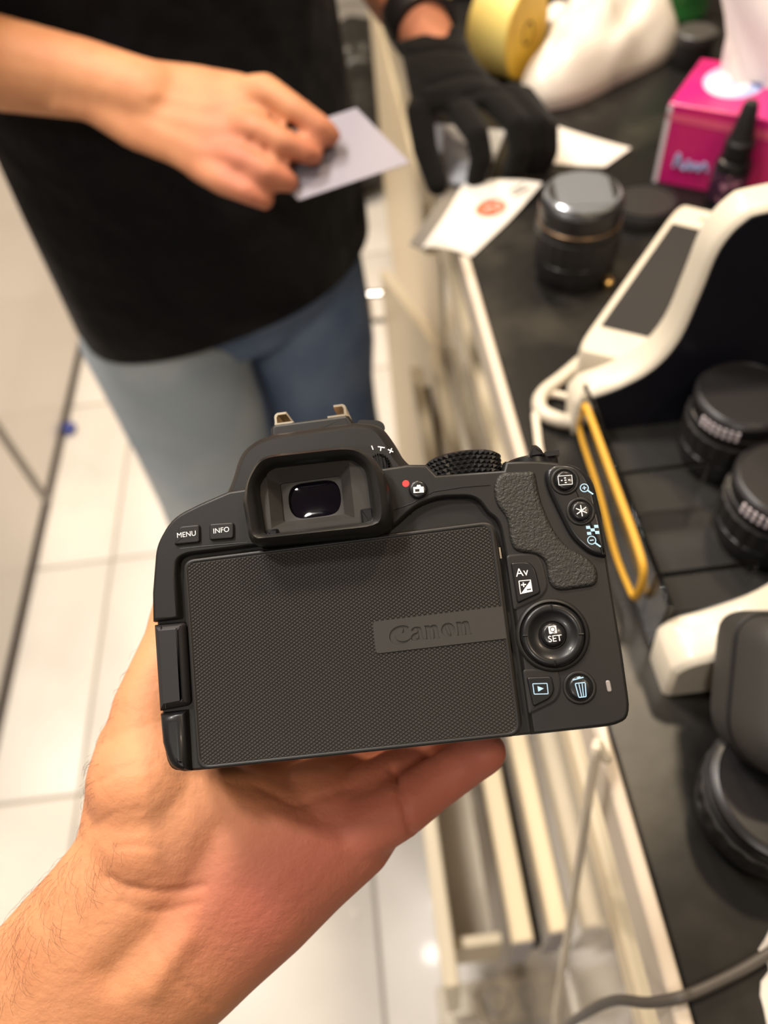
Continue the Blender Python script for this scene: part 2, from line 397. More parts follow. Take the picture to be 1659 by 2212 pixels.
# name plate with sunken letters
def chk(p, n=2):
    p = [np.array(q, float) for q in p]
    for _ in range(n):
        o = []
        for i in range(len(p)):
            a, b = p[i], p[(i + 1) % len(p)]; o += [a * .75 + b * .25, a * .25 + b * .75]
        p = o
    return p
GL = {
 'C': ([[(1.46, .98), (1.25, 1.16), (.92, 1.24), (.55, 1.18), (.24, 1.0), (.05, .72), (0, .42), (.08, .14), (.3, -.08), (.66, -.16), (1.05, -.1), (1.36, .08), (1.54, .34), (1.26, .12), (.95, .05), (.68, .1), (.48, .28), (.42, .52), (.5, .82), (.68, 1.02), (.88, 1.08), (1.02, 1.0), (.98, .86), (.84, .56)]], 1.42),
 'a': ([[(.06, .74), (.2, .95), (.45, 1.02), (.7, .96), (.82, .78), (.82, .2), (.96, .02), (.6, 0), (.54, .1), (.4, -.02), (.2, -.02), (.03, .1), (.03, .36), (.2, .52), (.52, .6), (.54, .8), (.43, .92), (.31, .86), (.3, .7)], [(.54, .5), (.38, .42), (.31, .26), (.38, .12), (.54, .2)]], .98),
 'n': ([[(0, 1), (.02, 1), (.36, 1.0), (.37, .88), (.55, 1.02), (.8, .98), (.9, .8), (.9, .08), (1.0, 0), (.98, 0), (.5, 0), (.5, .02), (.58, .1), (.58, .72), (.5, .84), (.37, .74), (.36, .08), (.44, 0), (.42, 0), (0, 0), (0, .02), (.08, .1), (.08, .9)]], 1.06),
 'o': ([[(.5, 1.04), (.82, .92), (1.0, .52), (.84, .1), (.5, -.04), (.17, .1), (0, .5), (.17, .92)], [(.44, .93), (.36, .8), (.44, .42), (.56, .07), (.64, .2), (.57, .58)]], 1.04)}
px0 = 7.7; loops = [fillet([(px0, -3.3, 1), (42.0, -3.3), (42.1, 5.05), (px0, 5.05, 1)])]
kx, ky, x, y0 = 3.95, 3.55, 11.6, -1.15
for ch in 'Canon':
    gl, w = GL[ch]
    for lp in gl: loops.append([(x + p[0] * kx, y0 + p[1] * ky) for p in chk(lp)])
    x += w * kx
pl = fill2d(loops, .0, .28, 'name_plate', M_lcd, lcd, S)
cb_(MB().box(8.2, 41.8, -3, 4.7, -.3, -.12), 'plate_floor', M_lcd, lcd)

# viewfinder hump, shoe
hump = fillet([(-31.5, 45.5), (-29, 50, 3), (-26.2, 57.5, 5), (-21, 61.2, 5), (-15, 62.3), (8.5, 62.4), (15.6, 60.8, 5), (18.8, 55.5, 5), (21, 49.5, 4), (25, 45.5), (24, 30), (-24, 30)])[::-1]
cb_(MB().prism(hump, [(-44, 6), (-40, 2), (-34, .3), (-12, 0), (-7, .4), (-4.5, 1.4), (-3, 3)]), 'viewfinder_housing', M_body, ang=40)
blk = fillet([(-17.6, 58, 1), (-17.4, 65.4), (-16.2, 66.6, .6), (6.0, 66.4, .6), (7.6, 64), (8.6, 58, 1)])[::-1]
shoe_b = cb_(MB().prism(blk, [(-34, 1), (-32, .2), (-13, 0), (-11.5, .4), (-11, 1.1)]), 'shoe_block', M_body, ang=40)
lug = fillet([(8.4, 61.2), (16, 60.2, 2), (15.5, 63, 2.4), (9, 64.2, 1)])[::-1]
cb_(MB().prism(lug, [(-34, .8), (-32, 0), (-14, 0), (-13, .5)]), 'flash_hinge_cover', M_body, ang=40)
shoe = empty('hot_shoe', None, None); shoe.parent = DSLR
for sgn, xc in ((1, -16.3), (-1, 5.9)):
    f_ = lambda p: [(xc + sgn * a, b) for a, b in p][::sgn]
    foot = f_([(.3, 65.7), (6.0, 65.7), (6.0, 66.75), (1.2, 66.75), (.3, 66.75)])
    hook = f_([(.2, 66.2), (1.1, 66.2), (1.1, 68.7), (1.5, 69.3), (4.0, 69.3), (4.0, 70.2), (1.2, 70.2), (.4, 69.6), (.2, 69)])
    cb_(MB().prism(foot, [(-30, 0), (-12.0, 0), (-11.6, .15)]), 'rail_foot', M_met, shoe)
    cb_(MB().prism(hook, [(-30, 0), (-13.0, 0), (-12.6, .12)]), 'rail', M_met, shoe)

# eyecup: outlines sampled by direction from the window centre
def radial(poly, n=96, c=(-4.0, 39.5)):
    p = np.array(poly, float) - c; out = []
    for k in range(n):
        a = 2 * math.pi * k / n; d = np.array([math.cos(a), math.sin(a)]); best = 0
        for i in range(len(p)):
            q, r = p[i], p[(i + 1) % len(p)]; e = r - q; den = d[0] * e[1] - d[1] * e[0]
            if abs(den) < 1e-9: continue
            t = (q[0] * e[1] - q[1] * e[0]) / den; s = (q[0] * d[1] - q[1] * d[0]) / den
            if t > 0 and -1e-6 <= s <= 1 + 1e-6: best = max(best, t)
        out.append(np.array(c) + d * best)
    return np.array(out)
eo = radial(fillet([(-21.8, 28.6, 3), (-22.8, 40), (-21.2, 45.5, 3), (-17, 52.2, 4), (7.2, 51.6, 4), (12.8, 49.2, 4), (16.4, 42.5, 4), (16.8, 31, 3), (14, 27.4, 3), (-18, 28.3)]))
ei = radial(fillet([(-17.6, 31.0, 1), (-18.4, 44.5, 2), (-14.6, 48.9, 2), (7.6, 48.5, 2), (10.8, 45.2, 2), (11.0, 31.0, 1)]))
cup = cb_(MB().loftring(eo, ei, [(-.02, -4), (0, 1), (.0, 6), (.15, 8.6), (.42, 9.9), (.68, 9.2), (.9, 7), (1, 4.5), (1, -1)]), 'eyecup', M_rub, ang=60)
for sx, yy in ((-15.8, 32.2), (10.0, 34.5)):
    cb_(MB().prism(fillet([(sx - 1.7, 28.6, .5), (sx + 1.7, 28.6, .5), (sx + 1.7, yy, .5), (sx - 1.7, yy, .5)]), [(1, 0), (5.6, 0), (6.4, .5)]), 'eyecup_clip', M_gl, cup)
r_o = radial([(-17.7, 28.9), (-18.5, 44.5), (-14.7, 49), (7.7, 48.6), (10.9, 45.2), (11.1, 28.9)])
r_1 = radial([(-16.0, 32.5), (-16.0, 48.1), (6.6, 48.1), (6.6, 32.5)])
r_2 = radial([(-13.2, 34.4), (-13.2, 45.1), (3.6, 45.1), (3.6, 34.4)])
r_3 = radial(fillet([(-9.4, 34.7, 3), (-11.4, 37.5, 2), (-11.4, 42, 2), (-9.6, 44.6, 3), (1.2, 44.6, 3), (3.0, 42, 2), (3.0, 37.5, 2), (1.2, 34.7, 3)]))
fr = cb_(MB().rings([[(x, y, z) for x, y in q] for q, z in ((r_o, -1), (r_o, 4.6), (r_1, 4.9), (r_2, 2.0), (r_2, 1.4), (r_3, 1.3), (r_3, .2))], c0=False, c1=False), 'eyepiece_frame', M_lcd, ang=20)
R3 = [np.array(r_3)]; c3 = np.array((-4.2, 39.6))
cb_(MB().rings([[(*(c3 + (q - c3) * k), .25 + .8 * (1 - k * k)) for q in r_3] for k in (1.02, .85, .6, .3, .05)], c0=False), 'eyepiece_lens', M_gls, fr, ang=80)
# dioptre wheel + marks
prof = [(2.95 if k % 4 < 2 else 2.3) for k in range(96)]
wheel = [(14.2 + r * 1.0 * math.cos(2 * math.pi * k / 96), 47.6 + r * 1.15 * math.sin(2 * math.pi * k / 96)) for k, r in enumerate(prof)]
dw = cb_(MB().prism(wheel, [(-5, 0), (-1.8, 0), (-1.2, .3)]), 'dioptre_wheel', M_gl, ang=20)
def marks(name, strokes, z, material, parent=DSLR, discs=(), polys=()):
    mb = MB()
    for (a, b, w) in strokes:
        a = np.array(a, float); b = np.array(b, float); d = (b - a) / np.linalg.norm(b - a); n = np.array([-d[1], d[0]]) * w / 2
        q = [a - n, b - n, b + n, a + n]; mb.rings([[(x, y, zz) for x, y in q] for zz in (z - .03, z + .03)])
    for (c, r) in discs:
        q = [(c[0] + r * math.cos(k * math.pi / 12), c[1] + r * math.sin(k * math.pi / 12)) for k in range(24)]
        mb.rings([[(x, y, zz) for x, y in q] for zz in (z - .03, z + .03)])
    for q in polys: mb.rings([[(x, y, zz) for x, y in q] for zz in (z - .03, z + .03)])
    return mb.build(name, material, parent, 35, S)
marks('dioptre_marks', [((12.9, 52.4), (12.6, 53.6), .3), ((14.3, 53.1), (16.2, 52.5), .3), ((15.2, 52.8), (14.9, 51.8), .3), ((17, 51.9), (18.4, 51.0), .32), ((17.4, 50.8), (18.1, 52.1), .32)], -2.95, M_wht)

# top-right: command wheel and power lever
mb = MB(); NT = 36; NR = 5; cy0, ch_ = 42.4, 1.25; WC = (37.6, -13.5)
def wpt(a, y, r): return (WC[0] + r * math.cos(a), y, WC[1] + r * math.sin(a))
mb.lathe([(9.6, cy0 - .3), (10.3, cy0), (10.3, cy0 + NR * ch_), (9.7, cy0 + NR * ch_ + .35), (.5, cy0 + NR * ch_ + .35)], (WC[0], 0, WC[1]), (0, 1, 0), 72)
for r_ in range(NR):
    for k in range(NT):
        a0 = 2 * math.pi * (k + .5 * (r_ % 2)) / NT; da = math.pi / NT; y = cy0 + r_ * ch_
        mb.add([wpt(a0 - da, y, 10.3), wpt(a0 + da, y, 10.3), wpt(a0 + da, y + ch_, 10.3), wpt(a0 - da, y + ch_, 10.3), wpt(a0, y + ch_ / 2, 11.1)], [(0, 1, 4), (1, 2, 4), (2, 3, 4), (3, 0, 4)])
cb_(mb, 'command_wheel', M_gl, ang=5)
pw = cb_(MB().lathe([(7.5, 43.0), (7.5, 45.4), (7.0, 46.0), (1, 46.0)], (57, 0, -14), (0, 1, 0), 40), 'mode_switch_ring', M_gl)
cb_(MB().prism(fillet([(55.6, 45, .4), (60.2, 45, .4), (59.2, 47.4, .6), (58.2, 48.6, .6), (56.6, 48.6, .6)]), [(-12, .5), (-11, 0), (-7, 0), (-6, .6)]), 'power_lever', M_gl, pw, ang=25)
cb_(MB().box(60.2, 64.2, 45.0, 46.4, -10, -7.4), 'lever_tip', M_gl, pw)

# thumb rest, control panel
tr = fillet([(44.2, 37.4, 2), (46.4, 40.6, 2), (55.6, 39.7, 1), (55.9, 31.8, 3), (58.1, 22.9, 3), (61.3, 17.8, 3), (65.6, 15.2, 2), (67.9, 11.8, 2), (67.1, 7.4, 2), (56.9, 7.2, 2), (54.8, 9.4, 2), (55.0, 15, 2), (53.4, 17.2, 1.5), (47.3, 19.0, 2), (46.5, 22, 1.5), (46.7, 28, 2), (44.2, 32.2, 2)])[::-1]
cb_(MB().prism(tr, [(-1.5, 0), (.2, 0), (.7, .35), (.95, 1.0)]), 'thumb_rest', M_lea, ang=60)
cp = fillet([(58.2, 39.9, 3), (63.5, 41.0, 3.5), (68.6, 38.2, 4), (70.2, 32), (70.8, 22), (70.7, 14.2, 1), (66.6, 15.6, 2), (62.4, 20.4, 3), (59.9, 28.4, 4), (58.0, 35, 4)])[::-1]
pan = cb_(MB().prism(cp, [(-1.5, 0), (.7, 0), (1.35, .35), (1.7, 1.1)]), 'control_panel', M_gl, ang=60)
def knob(c, r, h, name, material=M_gl, base=0.0, well=1.0):
    o = cb_(MB().lathe([(r, base - 1), (r, base + h * .55), (r * .93, base + h * .82), (r * .7, base + h * .97), (.05, base + h)], (*c, 0), (0, 0, 1), 36), name, material, ang=60)
    if well: cb_(MB().lathe([(r + .25, base - .5), (r + .25, base + .08), (r + .5, base + .34), (r + 1.0, base + .3), (r + 1.25, base + .02), (r + 1.25, base - .5)], (*c, 0), (0, 0, 1), 36), 'button_collar', M_body, o, ang=60)
    return o
af = knob((62.9, 35.7), 2.6, 1.2, 'focus_point_button', base=1.7)
marks('symbol', [((61.1, 37.0), (64.7, 36.8), .16), ((64.7, 36.8), (64.5, 34.4), .16), ((64.5, 34.4), (61.0, 34.6), .16), ((61.0, 34.6), (61.1, 37.0), .16), ((61.7, 35.75), (62.1, 35.72), .3), ((62.6, 35.7), (63.1, 35.68), .3), ((63.6, 35.65), (64.0, 35.62), .3), ((62.6, 36.3), (63.1, 36.28), .28), ((62.6, 35.05), (63.1, 35.03), .28)], 2.9, M_wht, af)
ae = knob((65.7, 27.1), 2.6, 1.2, 'exposure_lock_button', base=1.7)
marks('symbol', [((65.7 + 1.5 * math.cos(a), 27.1 + 1.5 * math.sin(a)), (65.7 - 1.5 * math.cos(a), 27.1 - 1.5 * math.sin(a)), .26) for a in (math.pi / 2, math.pi / 6, -math.pi / 6)], 2.9, M_wht, ae)
def lens_mark(c, sign, z=1.74):
    st = []
    for k in range(16):
        a, b = 2 * math.pi * k / 16, 2 * math.pi * (k + 1) / 16
        st.append(((c[0] + 1.05 * math.cos(a), c[1] + 1.05 * math.sin(a)), (c[0] + 1.05 * math.cos(b), c[1] + 1.05 * math.sin(b)), .24))
    st.append(((c[0] + .8, c[1] - .85), (c[0] + 2.0, c[1] - 2.0), .4)); st.append(((c[0] - .5, c[1]), (c[0] + .5, c[1]), .26))
    if sign > 0: st.append(((c[0], c[1] - .5), (c[0], c[1] + .5), .26))
    return marks('magnifier_symbol', st, z, M_blu, pan)
lens_mark((67.6, 33.2), 1); lens_mark((67.3, 19.2), -1)
sq = []
for i in range(3):
    for j in range(3):
        if (i + j) % 2 == 0: sq.append([(66.4 + i * 1.05, 20.7 + j * .8), (67.45 + i * 1.05, 20.6 + j * .8), (67.45 + i * 1.05, 21.4 + j * .8), (66.4 + i * 1.05, 21.5 + j * .8)])
marks('index_symbol', [], 1.74, M_blu, pan, polys=sq)

# buttons on the upper left
def plate_button(name, pts, z1, material=M_body):
    return cb_(MB().prism(fillet(pts), [(-1.5, 0), (z1 - .5, 0), (z1 - .15, .12), (z1, .4)]), name, material, ang=50)
mn = plate_button('menu_button', [(-44.4, 32.2, .6), (-37.1, 32.0, .8), (-36.8, 37.0, .8), (-42.6, 37.2, 1.2)], .9)
text('MENU', 2.0, (-40.6, 34.6, .95), 'lettering', M_wht, mn, S, .02)
inf = plate_button('info_button', [(-34.4, 32.2, .8), (-27.6, 31.9, .8), (-27.2, 36.4, 1), (-34.1, 36.8, .8)], .9)
text('INFO', 2.0, (-30.8, 34.5, .95), 'lettering', M_wht, inf, S, .02)
# live view
lv = knob((24.0, 38.8), 2.5, 1.1, 'live_view_button', base=-.1, well=0)
marks('symbol', [], 1.0, M_wht, lv, polys=[[(22.7, 37.9), (25.5, 37.7), (25.6, 39.3), (24.9, 39.4), (24.8, 39.9), (23.9, 40.0), (23.7, 39.5), (22.8, 39.5)]])
marks('symbol', [], 1.06, M_dark, lv, polys=[[(23.2, 38.2), (24.3, 38.1), (24.4, 38.8), (23.2, 38.9)]])
marks('red_dot', [], -.07, M_red, discs=[((20.9, 41.0), .95)])
# Av button
cb_(MB().prism(fillet([(44.9, 3.6, 1), (52.5, 6, 1.5), (54.6, 8.5, 1.5), (54.2, 15.5, 2), (52.5, 18, 2), (45, 18.2, 1)]), [(-1.5, 0), (.15, 0), (.35, .5)]), 'button_bed', M_body, ang=60)
av = plate_button('exposure_button', [(46.0, 5.2, .8), (52.4, 7.2, 1), (52.0, 13.8, 2), (50.4, 15.8, 1.4), (45.8, 16.1, .8)], 1.0, M_gl)
text('Av', 3.0, (48.3, 13.1, 1.05), 'lettering', M_wht, av, S, .02)
marks('symbol', [((47.2, 11.0), (50.3, 10.9), .22), ((47.2, 11.0), (47.15, 7.6), .22)], 1.03, M_wht, av, polys=[[(47.2, 7.6), (50.3, 7.9), (50.3, 10.9)]])
marks('symbol', [((47.6, 9.9), (48.9, 9.9), .3), ((48.25, 9.3), (48.25, 10.5), .3)], 1.05, M_wht, av)
marks('symbol', [((48.9, 8.5), (50.0, 8.55), .3)], 1.08, M_dark, av)
# four-way pad
c4 = (53.8, -3.8)
cb_(MB().lathe([(9.4, -.6), (9.4, .4), (9.0, .9), (8.55, 1.0), (8.2, .5), (8.2, -.6)], (*c4, 0), (0, 0, 1), 64), 'pad_collar', M_body, ang=60)
pad = cb_(MB().lathe([(7.95, -1), (7.95, 1.1), (7.6, 1.5), (6.4, 1.55), (5.9, 1.2), (4.4, .55), (3.6, .5), (3.4, .0), (3.4, -1)], (*c4, 0), (0, 0, 1), 64), 'four_way_pad', M_gl, ang=60)
for a in (93, 183, 3, 273):
    a = math.radians(a - 8); d = np.array([math.cos(a), math.sin(a)])
    cb_(MB().tube([(*(np.array(c4) + d * 6.5), 1.5), (*(np.array(c4) + d * 7.7), 1.45)], .28, 8), 'pad_tick', M_gl, pad)
st = knob(c4, 3.1, 1.7, 'set_button', base=.0, well=0)
text('SET', 2.3, (c4[0] + .3, c4[1] - 1.0, 1.72), 'lettering', M_wht, st, S, .02)
marks('symbol', [], 1.66, M_wht, st, polys=[fillet([(c4[0] - .95, c4[1] + .35, .2), (c4[0] + 1.05, c4[1] + .35, .2), (c4[0] + 1.05, c4[1] + 2.3, .2), (c4[0] - .95, c4[1] + 2.3, .2)])])
text('Q', 1.9, (c4[0] + .05, c4[1] + 1.35, 1.72), 'lettering', M_dark, st, S, .02)
# playback and erase
cb_(MB().prism(fillet([(44.9, -23, 1), (52.5, -20.4, 2), (54.2, -17, 2), (54, -12.2, 2), (45, -11.6, 1)]), [(-1.5, 0), (.15, 0), (.35, .5)]), 'button_bed', M_body, ang=60)
pb = plate_button('playback_button', [(46.2, -21.2, .8), (50.8, -19.6, 1.2), (52.2, -17.6, 1), (52.0, -14.0, 1.0), (45.6, -13.6, .8)], 1.0, M_gl)
marks('symbol', [((46.9, -15.4), (50.5, -15.7), .2), ((50.5, -15.7), (50.4, -18.3), .2), ((50.4, -18.3), (46.9, -18.0), .2), ((46.9, -18.0), (46.9, -15.4), .2)], 1.03, M_blu, pb, polys=[[(48.0, -17.5), (49.5, -16.85), (48.0, -16.1)]])
er = knob((58.6, -17.7), 3.0, 1.1, 'erase_button', base=0.0)
marks('symbol', [((57.0, -15.6), (59.8, -15.2), .26), ((58.2, -15.2), (59.0, -15.1), .5), ((57.5, -16.6), (57.9, -20.0), .24), ((60.0, -16.6), (59.7, -20.0), .24), ((57.9, -20.0), (59.7, -20.0), .24), ((58.4, -16.7), (58.6, -19.8), .2), ((59.2, -16.7), (59.1, -19.8), .2), ((57.5, -16.5), (60.0, -16.5), .24)], 1.12, M_blu, er)
cb_(MB().prism(fillet([(65.4, -19.6, .6), (66.5, -19.6, .6), (66.4, -16.7, .6), (65.3, -16.7, .6)]), [(-1, 0), (.0, 0), (.15, .2)]), 'access_lamp', mat('lamp_lens', (.26, .23, .22), .35))
# magnet strip beside the screen, card door edge
cb_(MB().box(43.35, 43.8, 17.6, 20.6, -3, -.6), 'contact', M_met)
cb_(MB().box(70.7, 71.3, -14, 18, -30, -12), 'card_door', M_body)

# ================================================================= SKIN
def skin_mat(name, a, b, red):
    M = mat(name, a, .56, spec=.3, sss=.12, var=(38, b, .35, .7, 6), bump=[(380, .38, .0008, 6), (1500, .25, .0003, 3)])
    nt = M.node_tree; bs = nt.nodes['Principled BSDF']; src = bs.inputs['Base Color'].links[0].from_socket
    at = nt.nodes.new('ShaderNodeAttribute'); at.attribute_name = 'tint'
    mx = nt.nodes.new('ShaderNodeMix'); mx.data_type = 'RGBA'; mx.inputs['B'].default_value = (*red, 1)
    nt.links.new(at.outputs['Fac'], mx.inputs['Factor']); nt.links.new(src, mx.inputs['A']); nt.links.new(mx.outputs['Result'], bs.inputs['Base Color'])
    return M
M_skin = skin_mat('skin', (.60, .285, .135), (.53, .23, .108), (.46, .145, .098))
def tint(o, f):
    me = o.data; co = np.empty(len(me.vertices) * 3); me.vertices.foreach_get('co', co)
    a = me.attributes.new('tint', 'FLOAT', 'POINT'); a.data.foreach_set('value', np.clip(f(co.reshape(-1, 3)), 0, 1))
def seg_dist(P, line):
    d = np.full(len(P), 1e9); line = np.array(line, float)
    for a, b in zip(line[:-1], line[1:]):
        e = b - a; t = np.clip(((P - a) @ e) / (e @ e), 0, 1); d = np.minimum(d, np.linalg.norm(P - a - t[:, None] * e, axis=1))
    return d
def loft_px(mb, secs, n=28, p=.85):
    R = []
    for L, Rr, tf, tb in secs:
        a, b = PD(*L), PD(*Rr); c = (a + b) / 2; h = (b - a) / 2; v = c - EYE; v /= np.linalg.norm(v); r = []
        for k in range(n):
            th = 2 * math.pi * k / n; cc, ss = math.cos(th), math.sin(th)
            cc = math.copysign(abs(cc) ** p, cc); ss = math.copysign(abs(ss) ** p, ss)
            r.append(c + h * cc + v * (tb if ss > 0 else tf) * ss * .001)
        R.append(r)
    return mb.rings(R)

# ---- the hand that holds the camera
mb = MB()
loft_px(mb, [((-420, 2460, .236), (40, 2790, .236), 27, 27), ((-150, 2172, .234), (275, 2440, .234), 25, 25), ((10, 1990, .233), (415, 2262, .233), 22, 22),
             ((118, 1872, .233), (485, 2200, .233), 20, 21), ((166, 1812, .234), (545, 2142, .234), 19, 21), ((180, 1740, .236), (645, 2052, .236), 20, 21),
             ((190, 1660, .239), (735, 1960, .239), 21, 21), ((218, 1575, .243), (828, 1875, .243), 19, 19), ((300, 1570, .252), (872, 1805, .250), 15, 14), ((390, 1600, .262), (865, 1775, .260), 10, 10)])
lw = lambda ch: [(LW(*p[:3]), p[3] * S) for p in ch]
mb.caps(lw([(-70, -50, -38, 20), (-70.5, -30, -38, 17), (-69, -13, -40, 13.2), (-62.5, 8, -46, 10.5), (-61, 26, -52, 8.5)]))
mb.caps(lw([(-8, -56, -48, 11), (4, -52.5, -50, 9.4), (16, -47, -55, 8.3), (27, -41.5, -56, 7.8), (33.5, -38, -52, 7.3)]))
mb.caps(lw([(-20, -54, -50, 11), (-6, -49, -56, 10.5), (14, -41.5, -74, 9.5), (26, -22, -78, 8.5), (22, -4, -70, 8)]))
mb.caps(lw([(-36, -50, -50, 12), (-24, -46, -58, 11), (-4, -40.5, -84, 9.5), (4, -16, -90, 9), (2, 2, -80, 8)]))
mb.caps(lw([(-52, -46, -48, 12), (-42, -42, -58, 11.5), (-30, -38, -86, 10), (-26, -12, -92, 9), (-24, 6, -82, 8)]))
mb.ell(PD(330, 1690, .238), .020); mb.ell(PD(545, 1895, .243), .020); mb.ell(PD(680, 1780, .248), .019)
CREASE = [([(236, 1896), (270, 1915), (330, 1928), (400, 1930), (440, 1918)], .7, 3.0), ([(262, 1950), (310, 1970), (363, 1978), (425, 1955)], .5, 3), ([(320, 2027), (350, 2070), (392, 2120), (455, 2174)], .5, 3.2),
          ([(847, 1660), (862, 1705), (876, 1750), (890, 1800)], 1.6, 6.0), ([(940, 1640), (960, 1670), (975, 1700)], .5, 4),
          ([(200, 1790), (240, 1760), (300, 1750)], .3, 3), ([(215, 1690), (260, 1660), (330, 1655)], .3, 3), ([(230, 1600), (290, 1570), (350, 1560)], .25, 3), ([(250, 1830), (300, 1825), (345, 1835)], .35, 3), ([(560, 1700), (640, 1740), (760, 1700)], .5, 6), ([(430, 1960), (520, 1900), (640, 1800)], .0, 3)]
def crease(co, no):
    P2 = PJ(co); v = co - EYE; front = (no * v).sum(1) < 0
    for line, dep, w in CREASE:
        d = seg_dist(P2, line); co = co - no * (dep * .001 * np.exp(-(d / max(w, 8)) ** 2) * front)[:, None]
    # tendon hollow along the wrist
    d = seg_dist(P2, [(240, 2110), (330, 2010), (420, 1900), (470, 1800)]); co = co - no * (.0022 * np.exp(-(d / 38) ** 2) * front)[:, None]
    d = seg_dist(P2, [(330, 2140), (400, 2030)]); co = co + no * (.0012 * np.exp(-(d / 28) ** 2) * front)[:, None]
    return co
hand = blob(mb, 'person', M_skin, None, .0013, 9, .5, crease)
tag(hand, 'bare left hand and forearm reaching in from below, holding up the black camera', 'person')
tint(hand, lambda co: .15 + .85 * np.exp(-(seg_dist(PJ(co), [(560, 1960), (760, 1800), (900, 1720), (1080, 1620)]) / 190) ** 2))
# arm hair
dg = bpy.context.evaluated_depsgraph_get()
bv = bvhtree.BVHTree.FromObject(hand, dg)
mbh = MB()
def hairs(n, area, ln, dirpx):
    for _ in range(n):
        px, py = area(); o_ = Vector(EYE); d_ = Vector(ray(px, py)).normalized()
        hit, nor, idx, dist = bv.ray_cast(o_, d_)
        if hit is None: continue
        t2 = Vector(PD(px + dirpx[0] * 10, py + dirpx[1] * 10, .23)) - Vector(PD(px, py, .23)); t2 = (t2 - nor * t2.dot(nor)).normalized()
        sd = nor.cross(t2) * random.uniform(-.9, .9); L_ = ln * random.uniform(.5, 1.3)
        p = [hit - nor * .0003, hit + (t2 * .35 + nor * .22 + sd * .1) * L_, hit + (t2 * .7 + nor * .25 + sd * .35) * L_, hit + (t2 * .95 + nor * .18 + sd * .75) * L_]
        mbh.tube(crom(p, 3), [.00003] * 9 + [.00001], 3)
def ar1():
    t = random.random() ** .8; y = 1815 + 420 * t; x0 = 165 - 0.88 * (y - 1815); return x0 + random.random() ** 1.5 * (120 + 40 * t) + 4, y
hairs(200, ar1, .0075, (.35, .9))
def ar2():
    y = random.uniform(1380, 1800); L_ = np.interp(y, [1380, 1440, 1500, 1560, 1620, 1700, 1800], [285, 262, 240, 216, 196, 184, 176]); return L_ + random.random() ** 2 * 22 + 3, y
hairs(110, ar2, .004, (-.5, .6))
hr = mbh.build('arm_hair', mat('dark_hair', (.10, .055, .03), .5), hand); tag(hr, kind='stuff')

# ================================================================= MAN BEHIND, CARD IN HAND
def ring_w(c, a, b, rot, z, n=40, wob=None):
    out = []
    for k in range(n):
        t = 2 * math.pi * k / n; x, y = a * math.cos(t), b * math.sin(t); r = 1 + (wob(t, z) if wob else 0)
        out.append((c[0] + (x * math.cos(rot) - y * math.sin(rot)) * r, c[1] + (x * math.sin(rot) + y * math.cos(rot)) * r, z))
    return out
ROT = math.radians(24)
mb = MB()
# core of the body (inside the clothes), neck stub, legs, both arms
mb.rings([ring_w((-.155, .835), a, b, ROT, z) for z, a, b in ((.80, .120, .08), (.90, .145, .095), (1.1, .145, .095), (1.3, .165, .11), (1.42, .17, .10), (1.47, .09, .07), (1.55, .05, .05))])
mb.caps([((-.24, .785, .85), .065), ((-.243, .782, .5), .055), ((-.24, .775, .12), .042), ((-.225, .735, .05), .03)])
mb.caps([((-.085, .885, .85), .07), ((-.085, .895, .5), .055), ((-.085, .90, .12), .042), ((-.065, .855, .05), .035)])
mb.caps([((-.31, .74, 1.40), .052), (PD(-420, 60, .66), .043), (PD(-250, 90, .63), .040), (PD(0, 138, .60), .034), (PD(180, 172, .585), .0285), (PD(290, 205, .58), .027), (PD(330, 220, .58), .028)])
loft_px(mb, [((150, 92, .588), (110, 244, .588), 24, 24), ((225, 108, .582), (190, 265, .582), 21, 21), ((330, 128, .578), (275, 320, .578), 19, 19), ((430, 140, .572), (365, 355, .572), 18, 18), ((530, 158, .565), (455, 408, .565), 16, 16), ((590, 195, .560), (505, 430, .560), 12, 12)], p=.9)
pc = lambda ch: [(PD(*q[:3]), q[3] * .001) for q in ch]
mb.caps(pc([(500, 205, .570, 12), (572, 195, .556, 11.5), (640, 240, .550, 10), (692, 275, .552, 9), (712, 292, .556, 8.3)]))
mb.caps(pc([(480, 260, .570, 12), (548, 275, .552, 11.5), (615, 308, .546, 10), (660, 328, .550, 9), (676, 334, .554, 8.3)]))
mb.caps(pc([(450, 320, .570, 12), (518, 342, .553, 11), (580, 372, .548, 9.5), (612, 388, .552, 8.6), (624, 394, .555, 8)]))
mb.caps(pc([(430, 360, .570, 11), (482, 392, .556, 10), (535, 415, .552, 8.6), (560, 427, .555, 7.8), (572, 432, .557, 7.4)]))
mb.caps(pc([(360, 300, .585, 12), (450, 300, .605, 11), (560, 310, .600, 9.5), (640, 318, .578, 8.5)]))     # thumb behind the card
mb.caps([((.0, .93, 1.40), .052), ((-.09, .99, 1.18), .042), ((-.17, .97, 1.0), .034), ((-.2, .96, .92), .03)])
def knuck(co, no):
    P2 = PJ(co); v = co - EYE; front = (no * v).sum(1) < 0
    for line, dep, w in [([(570, 235), (640, 285), (690, 318)], 1.6, 9), ([(540, 308), (610, 350), (650, 365)], 1.5, 9), ([(505, 370), (560, 405), (590, 425)], 1.3, 8)]:
        d = seg_dist(P2, line); co = co - no * (dep * .001 * np.exp(-(d / w) ** 2) * front)[:, None]
    for line, dep, w in [([(330, 205), (450, 225), (560, 205)], 1.0, 16), ([(320, 240), (440, 270), (540, 280)], 1.0, 15), ([(300, 260), (420, 320), (510, 345)], .8, 14)]:
        d = seg_dist(P2, line); co = co + no * (dep * .001 * np.exp(-(d / w) ** 2) * front)[:, None]
    return co
man = blob(mb, 'person', M_skin, None, .0032, 5, .5, knuck)
tag(man, 'standing man in black t-shirt and faded jeans, seen from chest down, card in hand', 'person')
